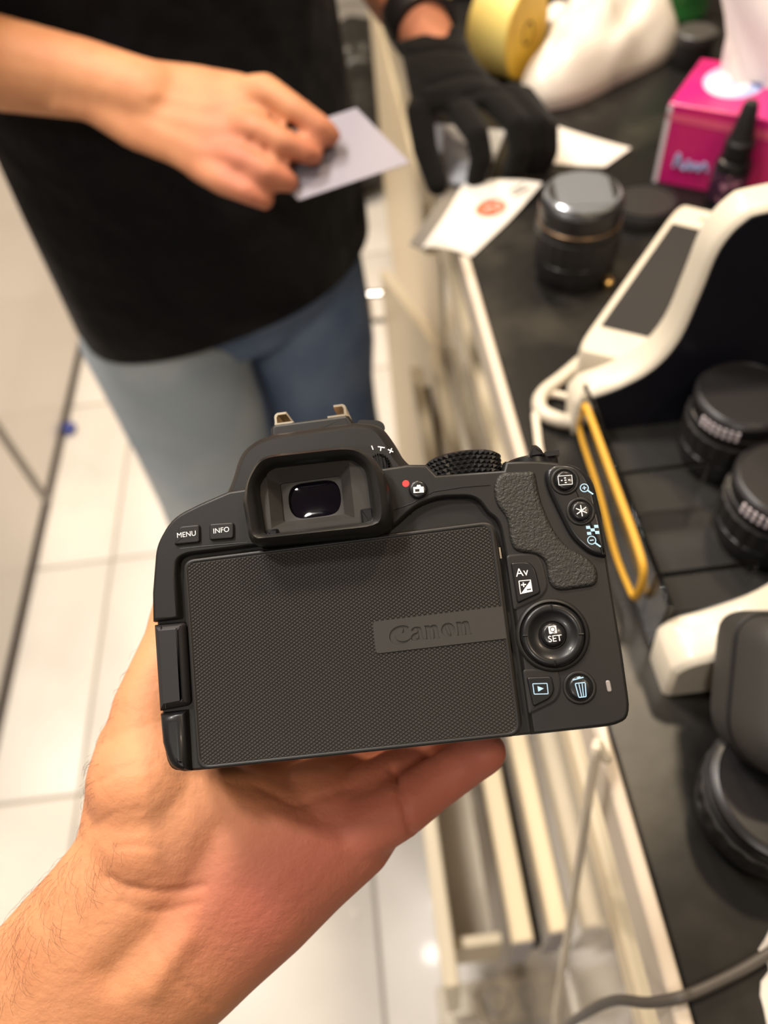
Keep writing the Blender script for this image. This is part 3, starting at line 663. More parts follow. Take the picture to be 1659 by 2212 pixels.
tint(man, lambda co: .1 + .6 * np.exp(-(seg_dist(PJ(co), [(500, 330), (560, 420), (640, 390), (700, 330)]) / 90) ** 2))
M_shirt = mat('black_cotton', (.0065, .0064, .0080), .9, spec=.14, bump=[(900, .25, .0006), (9, .9, .03, 3)], sheen=.05)
wob = lambda t, z: .018 * math.sin(5 * t + 9 * z) + .012 * math.sin(9 * t - 14 * z) * (1.25 - z)
SH = [(.858, .190, .134), (.862, .193, .136), (.90, .192, .134), (1.0, .188, .129), (1.1, .182, .124), (1.2, .180, .124), (1.3, .190, .13), (1.40, .20, .125), (1.455, .13, .095), (1.475, .075, .07)]
R = [ring_w((-.158, .835), a, b, ROT, z, 56, wob) for z, a, b in SH]
for i in range(2):                               # the hem dips a little at the front left
    R[i] = [(x, y, z - .018 * max(0, (-.05 - x)) / .2) for x, y, z in R[i]]
R2 = [[((x + .158) * .985 - .158, (y - .835) * .98 + .835, z + (.0 if i else .002)) for x, y, z in r] for i, r in enumerate(R)]
n_ = 56; mbs = MB(); allr = R2[::-1] + R         # inner skin, over the hem, outer skin
mbs.rings(allr, c0=False, c1=False)
shirt = mbs.build('t_shirt', M_shirt, man, ang=60)
slv = MB().rings([[tuple(np.array((-.30, .745, 1.42)) + np.array(d) ) for d in [( .075 * math.cos(k * .2618) * .6, -.02 + .08 * math.sin(k * .2618), .05 * math.cos(k * .2618))  for k in range(24)]],
                  [tuple(np.array((-.37, .60, 1.30)) + np.array(d)) for d in [(.068 * math.cos(k * .2618) * .7, .05 * math.sin(k * .2618), .07 * math.sin(k * .2618) * .3 + .06 * math.cos(k * .2618)) for k in range(24)]]], c0=False, c1=False)
slv.build('sleeve', M_shirt, shirt, ang=60)
M_jean = mat('faded_denim', (.085, .13, .24), .8, spec=.2, var=(7, (.18, .24, .36), .40, .68, 5), bump=[(1400, .3, .0004), (22, .4, .006, 3)])  # hips and far leg: shaded side painted in as darker, bluer denim
M_jean2 = mat('faded_denim_worn', (.37, .45, .54), .8, spec=.2, var=(8, (.52, .58, .63), .38, .7, 5), bump=[(1400, .3, .0004), (22, .4, .006, 3)])  # near leg: lit side painted in, a lighter copy of the denim
jeans = MB().rings([ring_w((-.157, .832), a, b, ROT, z, 48) for z, a, b in ((.77, .10, .07), (.82, .155, .095), (.88, .170, .113), (.97, .165, .112), (1.0, .162, .11))]).build('jeans', M_jean, man, ang=60)
def leg(c0, c1, r0, r1, material):
    R = []
    for k in range(13):
        z = .885 - k * (.885 - .055) / 12; t = k / 12; c = np.array(c0) * (1 - t) + np.array(c1) * t; r = (r0 * (1 - t) + r1 * t) * (.86 if k == 0 else 1)
        R.append(ring_w(c, r, r * .94, ROT, z, 36, lambda th, z: .03 * math.sin(3 * th + 22 * z) + .02 * math.sin(5 * th - 31 * z)))
    return MB().rings(R).build('trouser_leg', material, jeans, ang=60)
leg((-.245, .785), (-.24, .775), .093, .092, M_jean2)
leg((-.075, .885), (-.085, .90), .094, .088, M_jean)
M_shoe = mat('white_sneaker', (.7, .68, .65), .6)
for c in ((-.23, .72), (-.07, .845)):
    s_ = MB().rings([[(c[0] + math.cos(t) * .045 * k, c[1] + math.sin(t) * .12 * k, z) for t in [i * .2094 for i in range(30)]] for z, k in ((0, .97), (.02, 1), (.03, .96), (.06, .8), (.08, .55))]).build('shoe', M_shoe, man, ang=60)
# card
M_card = mat('white_card', (.25, .23, .275), .5)
q = [PD(770, 233, .575), PD(886, 352, .560), PD(645, 433, .556), PD(527, 314, .571)]
c_ = sum(q) / 4; nrm = np.cross(q[1] - q[0], q[2] - q[1]); nrm /= np.linalg.norm(nrm)
card = bevel(MB().rings([[tuple(p - c_ + nrm * s_) for p in q] for s_ in (-.0004, .0004)]).build('card', M_card), .0003)
card.location = c_; tag(card, 'blank white plastic card held in the fingers of the man in black', 'card')

# ================================================================= GLOVED HAND ON THE COUNTER
from mathutils import noise as mnoise
mb = MB()
mb.caps(pc([(600, -520, 1.05, 45), (740, -200, .92, 38), (850, -20, .79, 31), (905, 50, .755, 28), (938, 110, .745, 25), (990, 190, .738, 20)]))
arm2 = blob(mb, 'person', M_skin, None, .004, 5)
tag(arm2, 'arm of another person reaching across the counter in a black knit glove and wristwatch', 'person'); tint(arm2, lambda co: np.full(len(co), .55))
M_glove = mat('black_knit', (.008, .0072, .0065), .95, spec=.12, sheen=.06, bump=[(700, .5, .0012, 2), (120, .3, .002)])
mb = MB()
loft_px(mb, [((852, 92, .750), (992, 52, .750), 33, 33), ((864, 108, .745), (1006, 84, .745), 32, 32), ((874, 150, .735), (1035, 140, .735), 26, 26), ((884, 200, .73), (1085, 185, .73), 24, 24), ((890, 228, .728), (1130, 205, .727), 19, 19), ((905, 245, .726), (1150, 222, .725), 12, 12)])
mb.caps(pc([(906, 240, .727, 13), (918, 320, .732, 12), (944, 397, .738, 11)]))
mb.caps(pc([(985, 225, .722, 13), (1030, 290, .708, 11.5), (1040, 345, .718, 11), (1028, 388, .732, 10)]))
mb.caps(pc([(1065, 212, .72, 13), (1116, 268, .706, 11.5), (1122, 325, .716, 11), (1108, 372, .732, 10)]))
mb.caps(pc([(1105, 212, .722, 13.5), (1160, 268, .711, 12.5), (1164, 318, .722, 11.5), (1150, 356, .735, 10.5)]))
mb.caps(pc([(1130, 215, .727, 12.5), (1180, 280, .72, 11.5), (1183, 325, .731, 10.5), (1172, 355, .738, 10)]))
def knit(co, no):
    P2 = PJ(co)
    for line in ([(880, 118), (950, 105), (1015, 112)], [(920, 185), (1000, 160), (1060, 165)], [(985, 215), (1040, 195), (1100, 195)]):
        co = co - no * (.0018 * np.exp(-(seg_dist(P2, line) / 7) ** 2))[:, None]
    return co
tag(blob(mb, 'glove', M_glove, arm2, .0024, 3, .5, knit), 'black knit glove')
ax = Vector(PD(945, 110, .74) - PD(870, 0, .775)).normalized(); wc = Vector(PD(905, 42, .757))
M_strap = mat('black_strap', (.010, .009, .010), .45)
M_steel = MATS['polished_steel']
wt = MB().lathe([(.030, -.016), (.0335, -.0155), (.0345, 0), (.0335, .0155), (.030, .016)], wc, ax, 40).build('watch_strap', M_strap, arm2)
side = (Vector(PD(965, 10, .72)) - wc); side = (side - ax * side.dot(ax)).normalized(); wcc = wc + side * .034
MB().lathe([(.021, -.002), (.022, .003), (.022, .008), (.0205, .010), (.019, .0102), (.0186, .0085), (.0005, .0085)], wcc, side, 40).build('watch_case', M_steel, wt)
MB().lathe([(.0184, .0086), (.0184, .0092), (.0005, .0094)], wcc, side, 32).build('watch_glass', M_gls, wt)

# ================================================================= THINGS ON THE COUNTER
M_paper = mat('white_paper', (.66, .62, .57), .6)
def sheet(name, corners, lift, t=.0006, n=10, material=M_paper, parent=None, loc=None):
    """thin sheet over four world points a,b,c,d with a lift function of (u,v)"""
    a, b, c, d = [np.array(p, float) for p in corners]; o = (a + b + c + d) / 4 if loc is None else np.array(loc)
    G = []
    for j in range(n + 1):
        for i in range(n + 1):
            u, v = i / n, j / n; p = a * (1 - u) * (1 - v) + b * u * (1 - v) + c * u * v + d * (1 - u) * v; p = p - o; p[2] += lift(u, v); G.append(p)
    N = (n + 1) ** 2; V = G + [p + np.array((0, 0, t)) for p in G]; Fc = []
    for j in range(n):
        for i in range(n):
            k = j * (n + 1) + i; Fc += [(k, k + n + 1, k + n + 2, k + 1), (k + N, k + 1 + N, k + n + 2 + N, k + n + 1 + N)]
    for i in range(n):
        for k, s in ((i, 1), (n * (n + 1) + i, 1)): Fc.append((k, k + 1, k + 1 + N, k + N))
        for k in (i * (n + 1), i * (n + 1) + n): Fc.append((k, k + n + 1, k + n + 1 + N, k + N))
    ob = MB().add(V, Fc).build(name, material, parent); ob.location = o; return ob, o
M_or = mat('orange_ink', (.50, .09, .03), .6); M_gi = mat('grey_ink', (.16, .14, .13), .6)
slip_l = lambda u, v: .001 + .016 * max(0, v - .45) ** 1.5 + .007 * (u * (1 - u)) * 2
slip, so = sheet('printed_slip', [PZ(912, 538), PZ(1019, 557), PZ(1170, 412), PZ(1000, 414)], slip_l)
tag(slip, 'white printed slip with an orange round logo under the gloved fingers', 'paper')
def on_slip(u, v, dz=.0009):
    a, b, c, d = PZ(912, 538), PZ(1019, 557), PZ(1170, 412), PZ(1000, 414); p = a * (1 - u) * (1 - v) + b * u * (1 - v) + c * u * v + d * (1 - u) * v - so; p[2] += slip_l(u, v) + dz; return tuple(p)
def ink(name, uvs, w, material):
    pts = [Vector(on_slip(*q)) for q in uvs]; return MB().tube(pts, w, 6, flat=.12, upv=(0, 0, 1)).build(name, material, slip)
ell_ = lambda cu, cv, ru, rv, n=20: [(cu + ru * math.cos(2 * math.pi * k / n), cv + rv * math.sin(2 * math.pi * k / n)) for k in range(n + 1)]
ink('round_logo', ell_(.62, .62, .17, .10), .0026, M_or)
ink('round_logo', ell_(.60, .62, .08, .05), .0026, M_or)
ink('round_logo', [(.60, .57), (.66, .62), (.72, .66)], .0022, M_or)
ink('print_line', [(.78, .80), (.84, .86), (.90, .92)], .0018, M_gi)
ink('print_line', [(.70, .84), (.76, .90), (.80, .95)], .0014, M_gi)
gc, _ = sheet('grey_card', [PZ(884, 532), PZ(918, 545), PZ(1010, 414), PZ(968, 408)], lambda u, v: .0003 + .0012 * (1 - u), material=mat('grey_card_stock', (.17, .15, .13), .6), t=.0008)  # grey sheet standing in for the shadow side of a folded box
tag(gc, 'narrow grey card lying beside the printed slip at the worktop edge', 'card')
s2, _ = sheet('blank_sheet', [PZ(1150, 352), PZ(1306, 364), PZ(1362, 324), PZ(1196, 274)], lambda u, v: .0005 + .004 * (u - .5) ** 2)
tag(s2, 'blank white sheet lying on the marble between gloved hand and pink box', 'paper')

s3, _ = sheet('pale_card', [PZ(948, 398), PZ(1048, 402), PZ(1092, 285), PZ(940, 270)], lambda u, v: .0004, t=.0012, material=mat('blue_white_card', (.50, .52, .56), .35))
tag(s3, 'pale blue-grey card lying under the gloved hand, seen between its fingers', 'card')
def stand(px, py, z=1.0):
    p = PZ(px, py, z); return p
M_lens = mat('black_lens_barrel', (.012, .011, .012), .35, bump=[(1500, .1, .0002)])
M_lens2 = mat('black_ribbed_rubber', (.010, .009, .009), .55)
def lens_thing(label, p, r, h, cap, rot=0, tilt=None, group=None):
    e = empty('camera_lens', label, 'lens', p, group=group)
    if tilt is not None: e.rotation_euler = tilt
    MB().lathe([(r * .86, 0), (r * .9, .001), (r * .9, h * .12), (r * .99, h * .14), (r * .99, h * .30), (r * .96, h * .31), (r * .96, h * .34)], seg=48).build('mount_end', M_lens, e, 25)
    seg = 96; R = []
    for z, k in ((h * .34, .97), (h * .345, 1.0), (h * .60, 1.0), (h * .605, .97)):
        R.append([(r * k * (1 + (.02 if j % 4 < 2 and .34 * h < z < .605 * h else 0)) * math.cos(2 * math.pi * j / seg), r * k * (1 + (.02 if j % 4 < 2 and .34 * h < z < .605 * h else 0)) * math.sin(2 * math.pi * j / seg), z) for j in range(seg)])
    MB().rings(R).build('zoom_ring', M_lens2, e, 20)
    MB().lathe([(r * .95, h * .605), (r * .95, h * .66), (r * .97, h * .665), (r * .97, h * .72), (r * .94, h * .725), (r * .94, h * .80), (r * .97, h * .81), (r * .97, h * .90), (r * .9, h * .94), (r * .88, h * .945), (r * .86, h * .93), (.0005, h * .93)], seg=48).build('front_barrel', M_lens, e, 25)
    if cap: MB().lathe([(r * .972, h * .69), (r * .985, h * .695), (r * .985, h * .705), (r * .972, h * .71)], seg=48).build('accent_ring', mat('bronze_ring', (.25, .15, .08), .35, metal=.6), e)
    if cap:
        cpo = MB().lathe([(r * .86, h * .93), (r * .88, h * .95), (r * .87, h * .985), (r * .82, h), (.0005, h)], seg=48).build('lens_cap', mat('grey_gloss_cap', (.34, .36, .39), .18, metal=.6), e, 25)
        for s in (-1, 1):
            q = [(r * .80 * math.cos(a), r * .80 * math.sin(a)) for a in [math.radians(-38 + k * 76 / 10) for k in range(11)]]; q = [(x * s, y) for x, y in q]
            q = q if s > 0 else q[::-1]
            MB().prism(fillet(q), [(h * .99, 0), (h * 1.006, 0), (h * 1.007, .0004)]).build('cap_recess', M_lens2, cpo)
        MB().prism([(-r * .5, -r * .68), (r * .5, -r * .68), (r * .5, r * .68), (-r * .5, r * .68)], [(h * .99, 0), (h * 1.012, 0), (h * 1.016, .001)]).build('cap_bar', MATS['grey_gloss_cap'], cpo)
    return e
lens_thing('black zoom lens standing upright on the marble, grey cap facing up', PZ(1236, 588), .0335, .074, True, tilt=(0, 0, math.radians(-8)))
lc = empty('round_black_cap', 'flat round black cap behind the upright zoom lens', 'cap', PZ(1385, 462))
MB().lathe([(.030, 0), (.031, .001), (.031, .010), (.029, .013), (.0005, .013)], seg=40).build('disc', M_lens2, lc)
MB().lathe([(.0285, .0125), (.0285, .0145), (.026, .0145), (.026, .0125)], seg=40).build('rim', M_lens, lc)
br = MB().lathe([(.0035, 0), (.0042, .001), (.0042, .005), (.0036, .0065), (.002, .007), (.002, .010), (.0005, .0102)], PZ(1312, 622) * 0, (0, 0, 1), 20).build('brass_screw', mat('brass', (.75, .52, .2), .25, metal=1))
br.location = PZ(1312, 620); tag(br, 'tiny brass screw on the marble beside the white terminal', 'screw')

# label roll
rc = PZ(1092, 158); rc = np.array([rc[0], rc[1], 1.0]); axr = Vector((.74, -.67, 0)).normalized()
roll = empty('label_roll', 'yellow roll of labels standing on its edge beside the white bag', 'roll', rc)
MB().lathe([(.012, -.026), (.0445, -.026), (.046, -.025), (.046, .025), (.0445, .026), (.012, .026)], (0, 0, .046), axr, 48).build('paper_winding', mat('yellow_backing', (.72, .47, .05), .5, var=(60, (.66, .40, .04), .4, .6)), roll, 30)
MB().lathe([(.0462, -.0245), (.0466, -.0245), (.0466, .0245), (.0462, .0245)], (0, 0, .046), axr, 48).build('outer_wrap', mat('pale_label_film', (.80, .64, .20), .25, coat=.3), roll, 30)
MB().lathe([(.0118, -.0262), (.0118, .0264), (.0095, .0264), (.0095, -.0262)], (0, 0, .046), axr, 32).build('core', M_dark, roll, 30)
MB().lathe([(.0095, -.020), (.0095, -.012), (.0005, -.012)], (0, 0, .046), axr, 24).build('core_plug', M_dark, roll)  # black disc deep in the core, painting the hole dark

# crumpled things
def crumple(name, parts, voxel, amp, sc, material, iters=3, floor_z=1.0005, seed=0, ridge=True):
    mb = MB()
    for c, r, rot in parts:
        a = rot; M3 = np.array([[math.cos(a), -math.sin(a), 0], [math.sin(a), math.cos(a), 0], [0, 0, 1]]); mb.ell(c, r, M3)
    def f(co, no):
        out = co.copy()
        for i, (p, q) in enumerate(zip(co, no)):
            v = Vector(p) * sc + Vector((seed * 3.1, seed, 0)); n1 = mnoise.noise(v); n2 = mnoise.noise(v * 2.3 + Vector((5, 3, 1)))
            h = (1 - 2 * abs(n1)) * .7 + (1 - 2 * abs(n2)) * .35 - .45 if ridge else n1
            out[i] = p + q * amp * h
        out[:, 2] = np.maximum(out[:, 2], floor_z); return out
    return blob(mb, name, material, None, voxel, iters, .5, f)
M_bag = mat('white_plastic_bag', (.64, .58, .51), .32, coat=.1)
zz = lambda px, py, z: PZ(px, py, z)
bago = [(1128, 195), (1135, 228), (1175, 241), (1250, 227), (1340, 183), (1440, 133), (1456, 95), (1405, 48), (1400, 0), (1385, -60), (1330, -50), (1265, 28), (1222, 60), (1205, 120), (1150, 172)]
bc = PZ(1290, 110); ol = crom([PZ(*p) - bc for p in bago], 6, True); R = []
for s_ in (1.0, 1.015, 1.0, .95, .88, .8, .7, .6, .5, .4, .3, .2, .1, .02):
    i_ = len(R); r_ = []
    for q in ol:
        x, y = q[0] * s_, q[1] * s_; t = x * .6 + y * .8; u = x * .8 - y * .6
        f = (1 - 2 * abs(mnoise.noise(Vector((u * 26, t * 9, 1.3))))) * .017 + (1 - 2 * abs(mnoise.noise(Vector((u * 11 + 3, t * 22, 4.3))))) * .010
        z = .001 if i_ == 0 else .010 if i_ == 1 else .014 + .030 * (1 - s_ ** 2) ** .6 + max(0, y) * .28 + f * min(1, (1.05 - s_) * 5)
        r_.append((x, y, max(z, .001)))
    R.append(r_)
bag = MB().rings(R).build('plastic_bag', M_bag, None, 60); bag.location = bc; tag(bag, 'crumpled white plastic bag on the worktop between label roll and pink box', 'bag')
wad = crumple('paper_wad', [(zz(1215, 38, 1.012), (.028, .022, .013), .3)], .003, .008, 60, M_paper, seed=4); tag(wad, 'small crumpled paper wad behind the label roll', 'paper')
bx = bevel(MB().box(-.09, .09, -.06, .06, 0, .05).build('black_box', M_lens), .004); bx.location = (*PZ(1120, 10)[:2] + np.array((0.0, .085)), 1.0); bx.rotation_euler = (0, 0, -.3); tag(bx, 'black box at the back of the counter behind the label roll', 'box')
# green bottle
gp = PZ(1468, 30); gb = empty('green_bottle', 'green printed bottle standing behind the white bag', 'bottle', gp)
MB().lathe([(.028, 0), (.031, .003), (.031, .15), (.028, .165), (.012, .18), (.012, .19)], seg=40).build('body', mat('green_plastic', (.025, .13, .03), .3, coat=.3), gb)
MB().lathe([(.0312, .02), (.0316, .021), (.0316, .125), (.0312, .126)], seg=40).build('label_band', mat('green_label', (.03, .16, .035), .45, var=(90, (.20, .36, .16), .55, .62, 3)), gb)
MB().lathe([(.014, .188), (.014, .205), (.012, .208), (.001, .208)], seg=24).build('cap', mat('green_cap', (.02, .1, .03), .4), gb)
jp = PZ(1490, 140); jar = empty('black_jar', 'small black round tub between green bottle and pink box', 'jar', jp)
MB().lathe([(.020, 0), (.021, .002), (.021, .025), (.019, .027)], seg=32).build('tub', M_lens2, jar)
MB().lathe([(.0215, .025), (.022, .026), (.022, .034), (.020, .036), (.0005, .036)], seg=32).build('lid', mat('grey_black_lid', (.05, .045, .042), .4), jar)

# tissue box
A0 = PZ(1410, 392)[:2]; ang = math.radians(-36); tb = empty('tissue_box', 'magenta tissue box with blue and white print, a tissue sticking out of the top', 'tissue box', (*A0, 1.0), rot=(0, 0, ang))
Lb, Db, Hb = .22, .095, .072
M_mag = mat('magenta_print', (.52, .010, .16), .35, coat=.3, var=(18, (.62, .03, .15), .4, .65))
bevel(MB().box(0, Lb, 0, Db, 0, Hb).build('carton', M_mag, tb), .0015)
M_pk = mat('pink_print', (.72, .10, .20), .4); M_lb = mat('light_blue_print', (.34, .42, .68), .45); M_db = mat('dark_blue_print', (.03, .05, .20), .4); M_wp = mat('white_carton_print', (.70, .62, .66), .45)
def decal(name, pts, z, material, face):        # thin print on the top or front of the carton
    if face == 'top': R = [[(x, y, Hb + k) for x, y in pts] for k in (-.0005, z)]
    else: R = [[(x, -k, y) for x, y in pts] for k in (-.0005, z)]
    return MB().rings(R).build(name, material, tb)
oval = lambda cx_, cy_, a, b, n=28: [(cx_ + a * math.cos(2 * math.pi * k / n), cy_ + b * math.sin(2 * math.pi * k / n)) for k in range(n)]
decal('emblem', oval(.040, .058, .026, .034), .0003, M_lb, 'top'); decal('emblem', oval(.036, .052, .018, .026), .0005, M_wp, 'top'); decal('emblem', [(.05, .06), (.064, .05), (.066, .072), (.056, .086)], .0005, M_db, 'top'); decal('emblem', [(.026, .05), (.044, .044), (.048, .05), (.03, .058)], .0007, M_lb, 'top')
decal('emblem', oval(.125, .025, .022, .020), .0003, M_wp, 'top'); decal('emblem', oval(.125, .025, .017, .015), .0005, M_db, 'top')
decal('print_band', [(.0, .058), (.22, .050), (.22, .060), (.0, .064)], .0003, M_pk, 'front')
decal('white_edge', [(.0, .0), (.004, .0), (.004, .07), (.0, .07)], .0003, M_wp, 'front')
for pts in ([(.016, .018), (.018, .030), (.022, .020), (.026, .018), (.028, .026)], [(.028, .026), (.031, .018), (.035, .024), (.038, .018), (.042, .026), (.046, .019)]):
    MB().tube([(x, -.0004, y) for x, y in crom([np.array(p) for p in pts], 4)], .0017, 6).build('script_logo', M_lb, tb)
decal('opening', oval(.065, .072, .045, .018), .0004, mat('clear_film', (.55, .4, .5), .3), 'top')
mb = MB(); n = 22; R = []
for i in range(n):
    t = i / (n - 1); w = .036 + .036 * t; z = Hb - .004 + .10 * t
    R.append([(.062 + w * math.cos(a) * (1 + .18 * math.sin(3 * a + 4 * t)), .072 + .020 * (1 - .45 * t) * math.sin(a) * (1 + .4 * math.sin(5 * a + 7 * t)) + .02 * t, z + .012 * math.sin(4 * a) * t) for a in [2 * math.pi * k / 40 for k in range(40)]])
ts = mb.rings(R).build('tissue', mat('tissue_paper', (.66, .59, .58), .85), tb, 60)
# dropper bottle
bp = empty('dropper_bottle', 'small black dropper bottle standing in front of the pink tissue box', 'bottle', PZ(1562, 436))
MB().lathe([(.0145, 0), (.0155, .001), (.0155, .036), (.014, .040), (.009, .043)], seg=32).build('body', M_gl, bp)
MB().lathe([(.01565, .006), (.0159, .0065), (.0159, .031), (.01565, .0315)], seg=32).build('label_band', mat('dark_pink_label', (.04, .012, .03), .4, var=(160, (.40, .18, .26), .56, .64, 3)), bp)
MB().lathe([(.0105, .042), (.0125, .043), (.0125, .056), (.011, .058)], seg=32).build('collar', M_lens, bp)
MB().lathe([(.0105, .057), (.0085, .068), (.0065, .084), (.005, .088), (.001, .089)], seg=32).build('dropper_cap', M_lens2, bp)

# white terminal with dark screen
M_wpl = mat('warm_white_plastic', (.60, .54, .44), .38, coat=.1)
NL, FL, FR, NR = PZ(1240, 757, 1.035), PZ(1468, 438, 1.07), PZ(1604, 470, 1.07), PZ(1420, 798, 1.035)
to = (NL + FL + FR + NR) / 4; to[2] = 1.0
term = empty('payment_terminal', 'white hand terminal with a dark blank screen, lying behind the clear bin', 'terminal', to)
def tp(u, v, dz=0):
    p = NL * (1 - u) * (1 - v) + NR * u * (1 - v) + FR * u * v + FL * (1 - u) * v - to; return (p[0], p[1], p[2] + dz)
def rnd(u0, u1, v0, v1, r): return fillet([(u0, v0, r), (u1, v0, r), (u1, v1, r), (u0, v1, r)])
o1 = rnd(0, 1, 0, 1, .12)
nt_ = np.cross(NR - NL, FL - NL); nt_ /= np.linalg.norm(nt_)
R = []
for k, ins in ((1, .0), (.35, .0), (.08, 0), (.0, .02)):
    ring = []
    for u, v in o1:
        u2, v2 = .5 + (u - .5) * (1 - ins * 2), .5 + (v - .5) * (1 - ins)
        p = np.array(tp(u2, v2)); ring.append((p[0], p[1], max(0.0, p[2] * (1 - k)) if k == 1 else p[2] - (p[2] * .5 if k == .35 else k * .05)))
    R.append(ring)
MB().rings(R).build('housing', M_wpl, term, 40)
sc_ = rnd(.10, .93, .165, .86, .01)
MB().rings([[tp(u, v, -.001) for u, v in sc_], [tp(u, v, .0006) for u, v in sc_]]).build('screen', mat('dark_screen', (.022, .020, .020), .45, spec=.15), term)
sp = rnd(.42, .6, .925, .935, .004); MB().rings([[tp(u, v, -.001) for u, v in sp], [tp(u, v, .0005) for u, v in sp]]).build('speaker_slot', MATS['grey_card_stock'], term)
lp = crom([PZ(1262, 775, 1.006), PZ(1215, 815, 1.006), PZ(1172, 850, 1.006), PZ(1166, 882, 1.006), PZ(1192, 902, 1.006), PZ(1240, 912, 1.006), PZ(1300, 905, 1.006)], 6)
lpc = PZ(1210, 860); lo_ = MB().tube([p - lpc for p in lp], .0055, 12, flat=.9).build('plastic_loop', M_wpl); lo_.location = lpc
tag(lo_, 'bent white plastic loop lying on the marble in front of the terminal', 'loop')

# clear bin with white wave-shaped ends
bo = np.array([.137, .27, 1.0]); bn = empty('display_bin', 'clear display bin with white wave-shaped ends and a yellow band on its front', 'bin', bo)
cont = crom([np.array(p) - (.137, 1.0) for p in [(.135, 1.03), (.142, 1.0385), (.161, 1.045), (.180, 1.057), (.1915, 1.078), (.1965, 1.112), (.2, 1.14), (.21, 1.157), (.226, 1.162), (.30, 1.165), (.40, 1.160)]], 4)
cont = [tuple(p) for p in cont] + [(.263, .0), (.0, .0)]
def end_panel(y0, y1, inner):
    R = []
    for y, d in ((y0, .003), (y0 + .002, .0008), (y0 + .004, 0), (y1 - .004, 0), (y1 - .002, .0008), (y1, .003)): R.append([(x, y, z) for x, z in offs(cont[::-1], d)])
    e = MB().rings(R).build('end_panel', M_wpl, bn, 40)
    yi = y1 if inner > 0 else y0
    q = offs(cont[::-1], .0035)
    MB().rings([[(x, yi - .0005, max(z, .001)) for x, z in q], [(x, yi + .0008 * inner, max(z, .001)) for x, z in q]] if inner > 0 else [[(x, yi - .0008, max(z, .001)) for x, z in q], [(x, yi + .0005, max(z, .001)) for x, z in q]]).build('dark_lining', mat('navy_black_lining', (.010, .010, .016), .35), e)
end_panel(-.108, -.080, 1); end_panel(.088, .112, -1)
M_acr = mat('clear_acrylic', (.86, .86, .84), .04, trans=1.0, ior=1.3, spec=.4)
MB().box(.002, .255, -.08, .088, .0005, .003).build('base_plate', M_dark, bn)
bevel(MB().box(.001, .004, -.08, .088, .003, .050).build('front_pane', M_acr, bn), .0008)
bevel(MB().box(.004, .058, .012, .015, .003, .046).build('divider', M_acr, bn), .0008)
bevel(MB().box(.004, .058, -.060, -.057, .003, .046).build('divider', M_acr, bn), .0008)
M_yel = mat('yellow_rubber', (.62, .33, .03), .45)
yb = crom([np.array(p) for p in [(-.003, -.055, .020), (-.003, -.055, .044), (-.003, -.04, .050), (-.003, .0, .051), (-.003, .05, .052), (-.003, .068, .050), (-.003, .070, .040), (-.003, .068, .026), (-.003, .02, .022), (-.004, -.02, .016), (-.003, -.045, .015)]], 5, True)
yb.append(yb[0]); MB().tube(yb, .0022, 8, flat=.8).build('yellow_band', M_yel, bn)
for (px, py, r, h, lab) in ((.228, .322, .031, .060, 'black lens inside the clear bin, the one at its far end'), (.228, .2565, .031, .056, 'black lens inside the clear bin, the middle one'), (.296, .24, .031, .060, 'black lens inside the clear bin, the one at its near end')):
    p = np.array([px, py, 1.0035]); e = lens_thing(lab, p, r, h, False, group='lenses in the clear bin')
    for k in range(7):
        a = math.radians(200 + k * 7); 
        MB().box(-.0009, .0009, -.0004, .0004, -.0035, .0035).build('scale_mark', M_wp, e).matrix_local = Matrix.Translation((r * 1.0 * math.cos(a), r * 1.0 * math.sin(a), h * .80)) @ Matrix.Rotation(a + math.pi / 2, 4, 'Z')

# black case and lens at the near end
l2 = lens_thing('black lens standing at the near right of the worktop under the padded case', PZ(1650, 1752), .034, .038, False)
cx3 = PD(1690, 1500, .345)
cs = empty('lens_case', 'dark grey padded lens case at the right edge beside the clear bin', 'case', cx3)
mr = Matrix.Identity(4)
for i in range(3): mr[i][0] = RW[i][0]; mr[i][1] = -RW[i][1]; mr[i][2] = -RW[i][2]
cs.rotation_euler = mr.to_euler()
sil = fillet([(-.024, -.028, .02), (.02, -.045, .02), (.05, -.045, .01), (.05, .035, .01), (-.018, .035, .012)], 8)
MB().prism(sil, [(-.030, .006), (-.026, .001), (-.022, 0), (.008, 0), (.015, .0018), (.019, .0045), (.0205, .0075)]).build('shell', mat('dark_grey_neoprene', (.030, .028, .026), .6, bump=[(1500, .2, .0004)]), cs, 60)
zp = [(x, y, -.004) for x, y in offs(sil, -.0002)]; MB().tube(zp + [zp[0]], .0014, 6).build('seam_piping', M_lens2, cs)

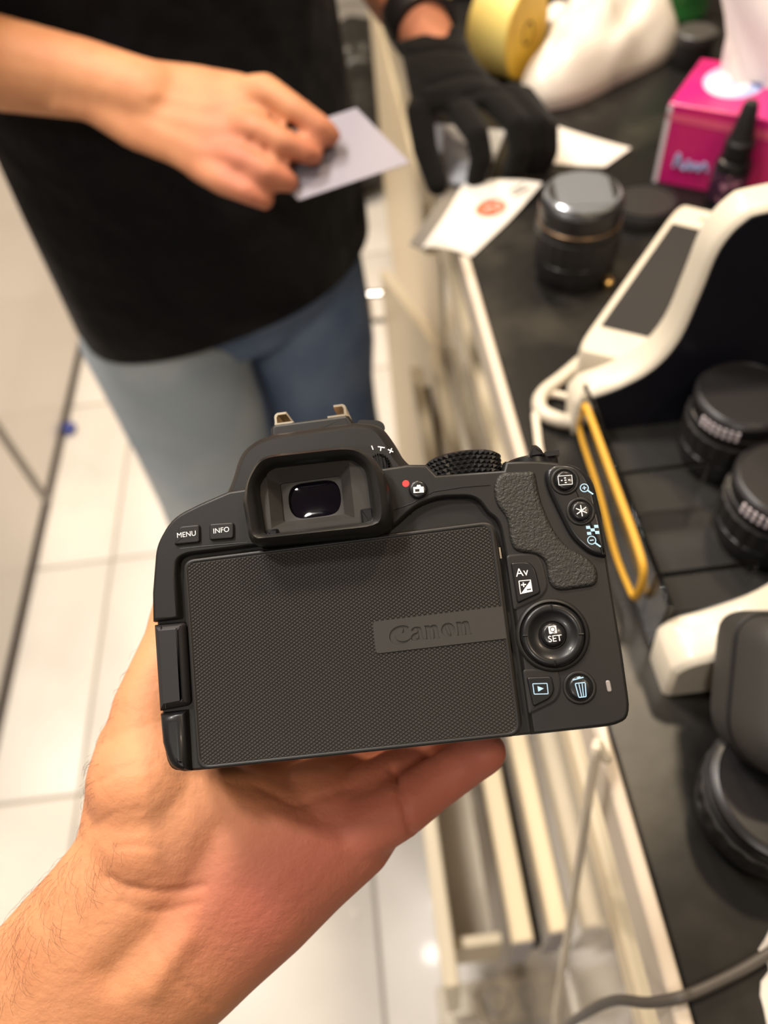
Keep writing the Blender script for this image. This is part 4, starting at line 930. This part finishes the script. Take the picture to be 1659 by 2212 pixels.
# cable, torn paper, power strip, cord
M_cab = mat('grey_cable', (.075, .065, .058), .5)
cab = [np.array((.75, -.12, 1.004)), np.array((.5, .02, 1.004)), np.array((.3, .085, 1.004)), PZ(1760, 1985, 1.004), PZ(1700, 2030, 1.004), PZ(1659, 2060, 1.004), PZ(1600, 2096, 1.004), PZ(1540, 2126, 1.004), PZ(1495, 2146, 1.004), PZ(1462, 2156, 1.0045), PD(1400, 2166, .338), PD(1330, 2161, .36), PD(1270, 2186, .40), PD(1215, 2230, .47), PD(1150, 2320, .60), np.array([.06, .02, .5]), np.array([.06, .06, .1])]
cc_ = PZ(1540, 2126); ca = MB().tube([p - cc_ for p in crom(cab, 6)], .0024, 10).build('cable', M_cab); ca.location = cc_
tag(ca, 'grey cable trailing over the worktop edge at the lower right', 'cable')
tpz = [PZ(*p, 1.0008) for p in [(1720, 1960), (1668, 2000), (1652, 2030), (1638, 2052), (1655, 2072), (1662, 2096), (1644, 2120), (1642, 2150), (1650, 2180), (1660, 2230), (1760, 2230)]]
tc = sum(tpz) / len(tpz); pp = MB().rings([[p - tc + np.array((0, 0, k)) for p in tpz] for k in (-.0004, .0003)]).build('torn_paper', M_paper); pp.location = tc
tag(pp, 'torn white paper at the lower right corner of the worktop', 'paper')
ps = empty('power_strip', 'white power strip on the floor below the open drawer', 'power strip', (.075, .12, 0))
bevel(MB().box(-.09, .09, -.03, .03, 0, .04).build('housing', M_wpl, ps), .008, 3)
for x in (-.05, 0, .05): MB().lathe([(.018, .0395), (.018, .0412), (.016, .0412), (.016, .0395)], (x, 0, 0), seg=24).build('socket', M_railend, ps)
bevel(MB().box(-.07, -.03, -.018, .018, .041, .075).build('plug', M_wpl, ps), .006, 3)
cd = [np.array(p) for p in [(.15, .39, 1.0035), (.115, .378, 1.0045), PZ(1298, 1560, 1.0045), PX(1290, 1605, .0905), PX(1283, 1645, .088), PX(1260, 1797, .088), PX(1237, 1950, .088), PX(1214, 2102, .088), PX(1201, 2183, .088), PX(1190, 2260, .088), (.06, .03, .4), (.045, .10, .12), (.045, .12, .078)]]
cdo = MB().tube([p - cd[0] for p in crom(cd, 6)], .0026, 8).build('white_cable', mat('pale_cord', (.74, .66, .54), .5)); cdo.location = cd[0]
tag(cdo, 'straight pale cable hanging from the worktop edge beside the open drawer', 'cable')
# floor things
db = crumple('dark_bag', [((.02, 2.62, .13), (.17, .22, .14), .2), ((.10, 2.85, .18), (.16, .2, .2), 0), ((-.12, 2.7, .1), (.14, .16, .12), .3)], .016, .05, 9, mat('dark_grey_plastic', (.035, .033, .030), .35), floor_z=.001, seed=2); tag(db, 'dark crumpled bag lying on the floor beyond the man', 'bag')
sp_ = crumple('blue_scrap', [(PZ(150, 925, .012), (.016, .02, .009), .3)], .003, .006, 90, mat('blue_scrap_plastic', (.06, .08, .30), .5), floor_z=.0006, seed=3); tag(sp_, 'tiny blue scrap on the floor at the foot of the white cabinet', 'scrap')
bpy.context.view_layer.update()
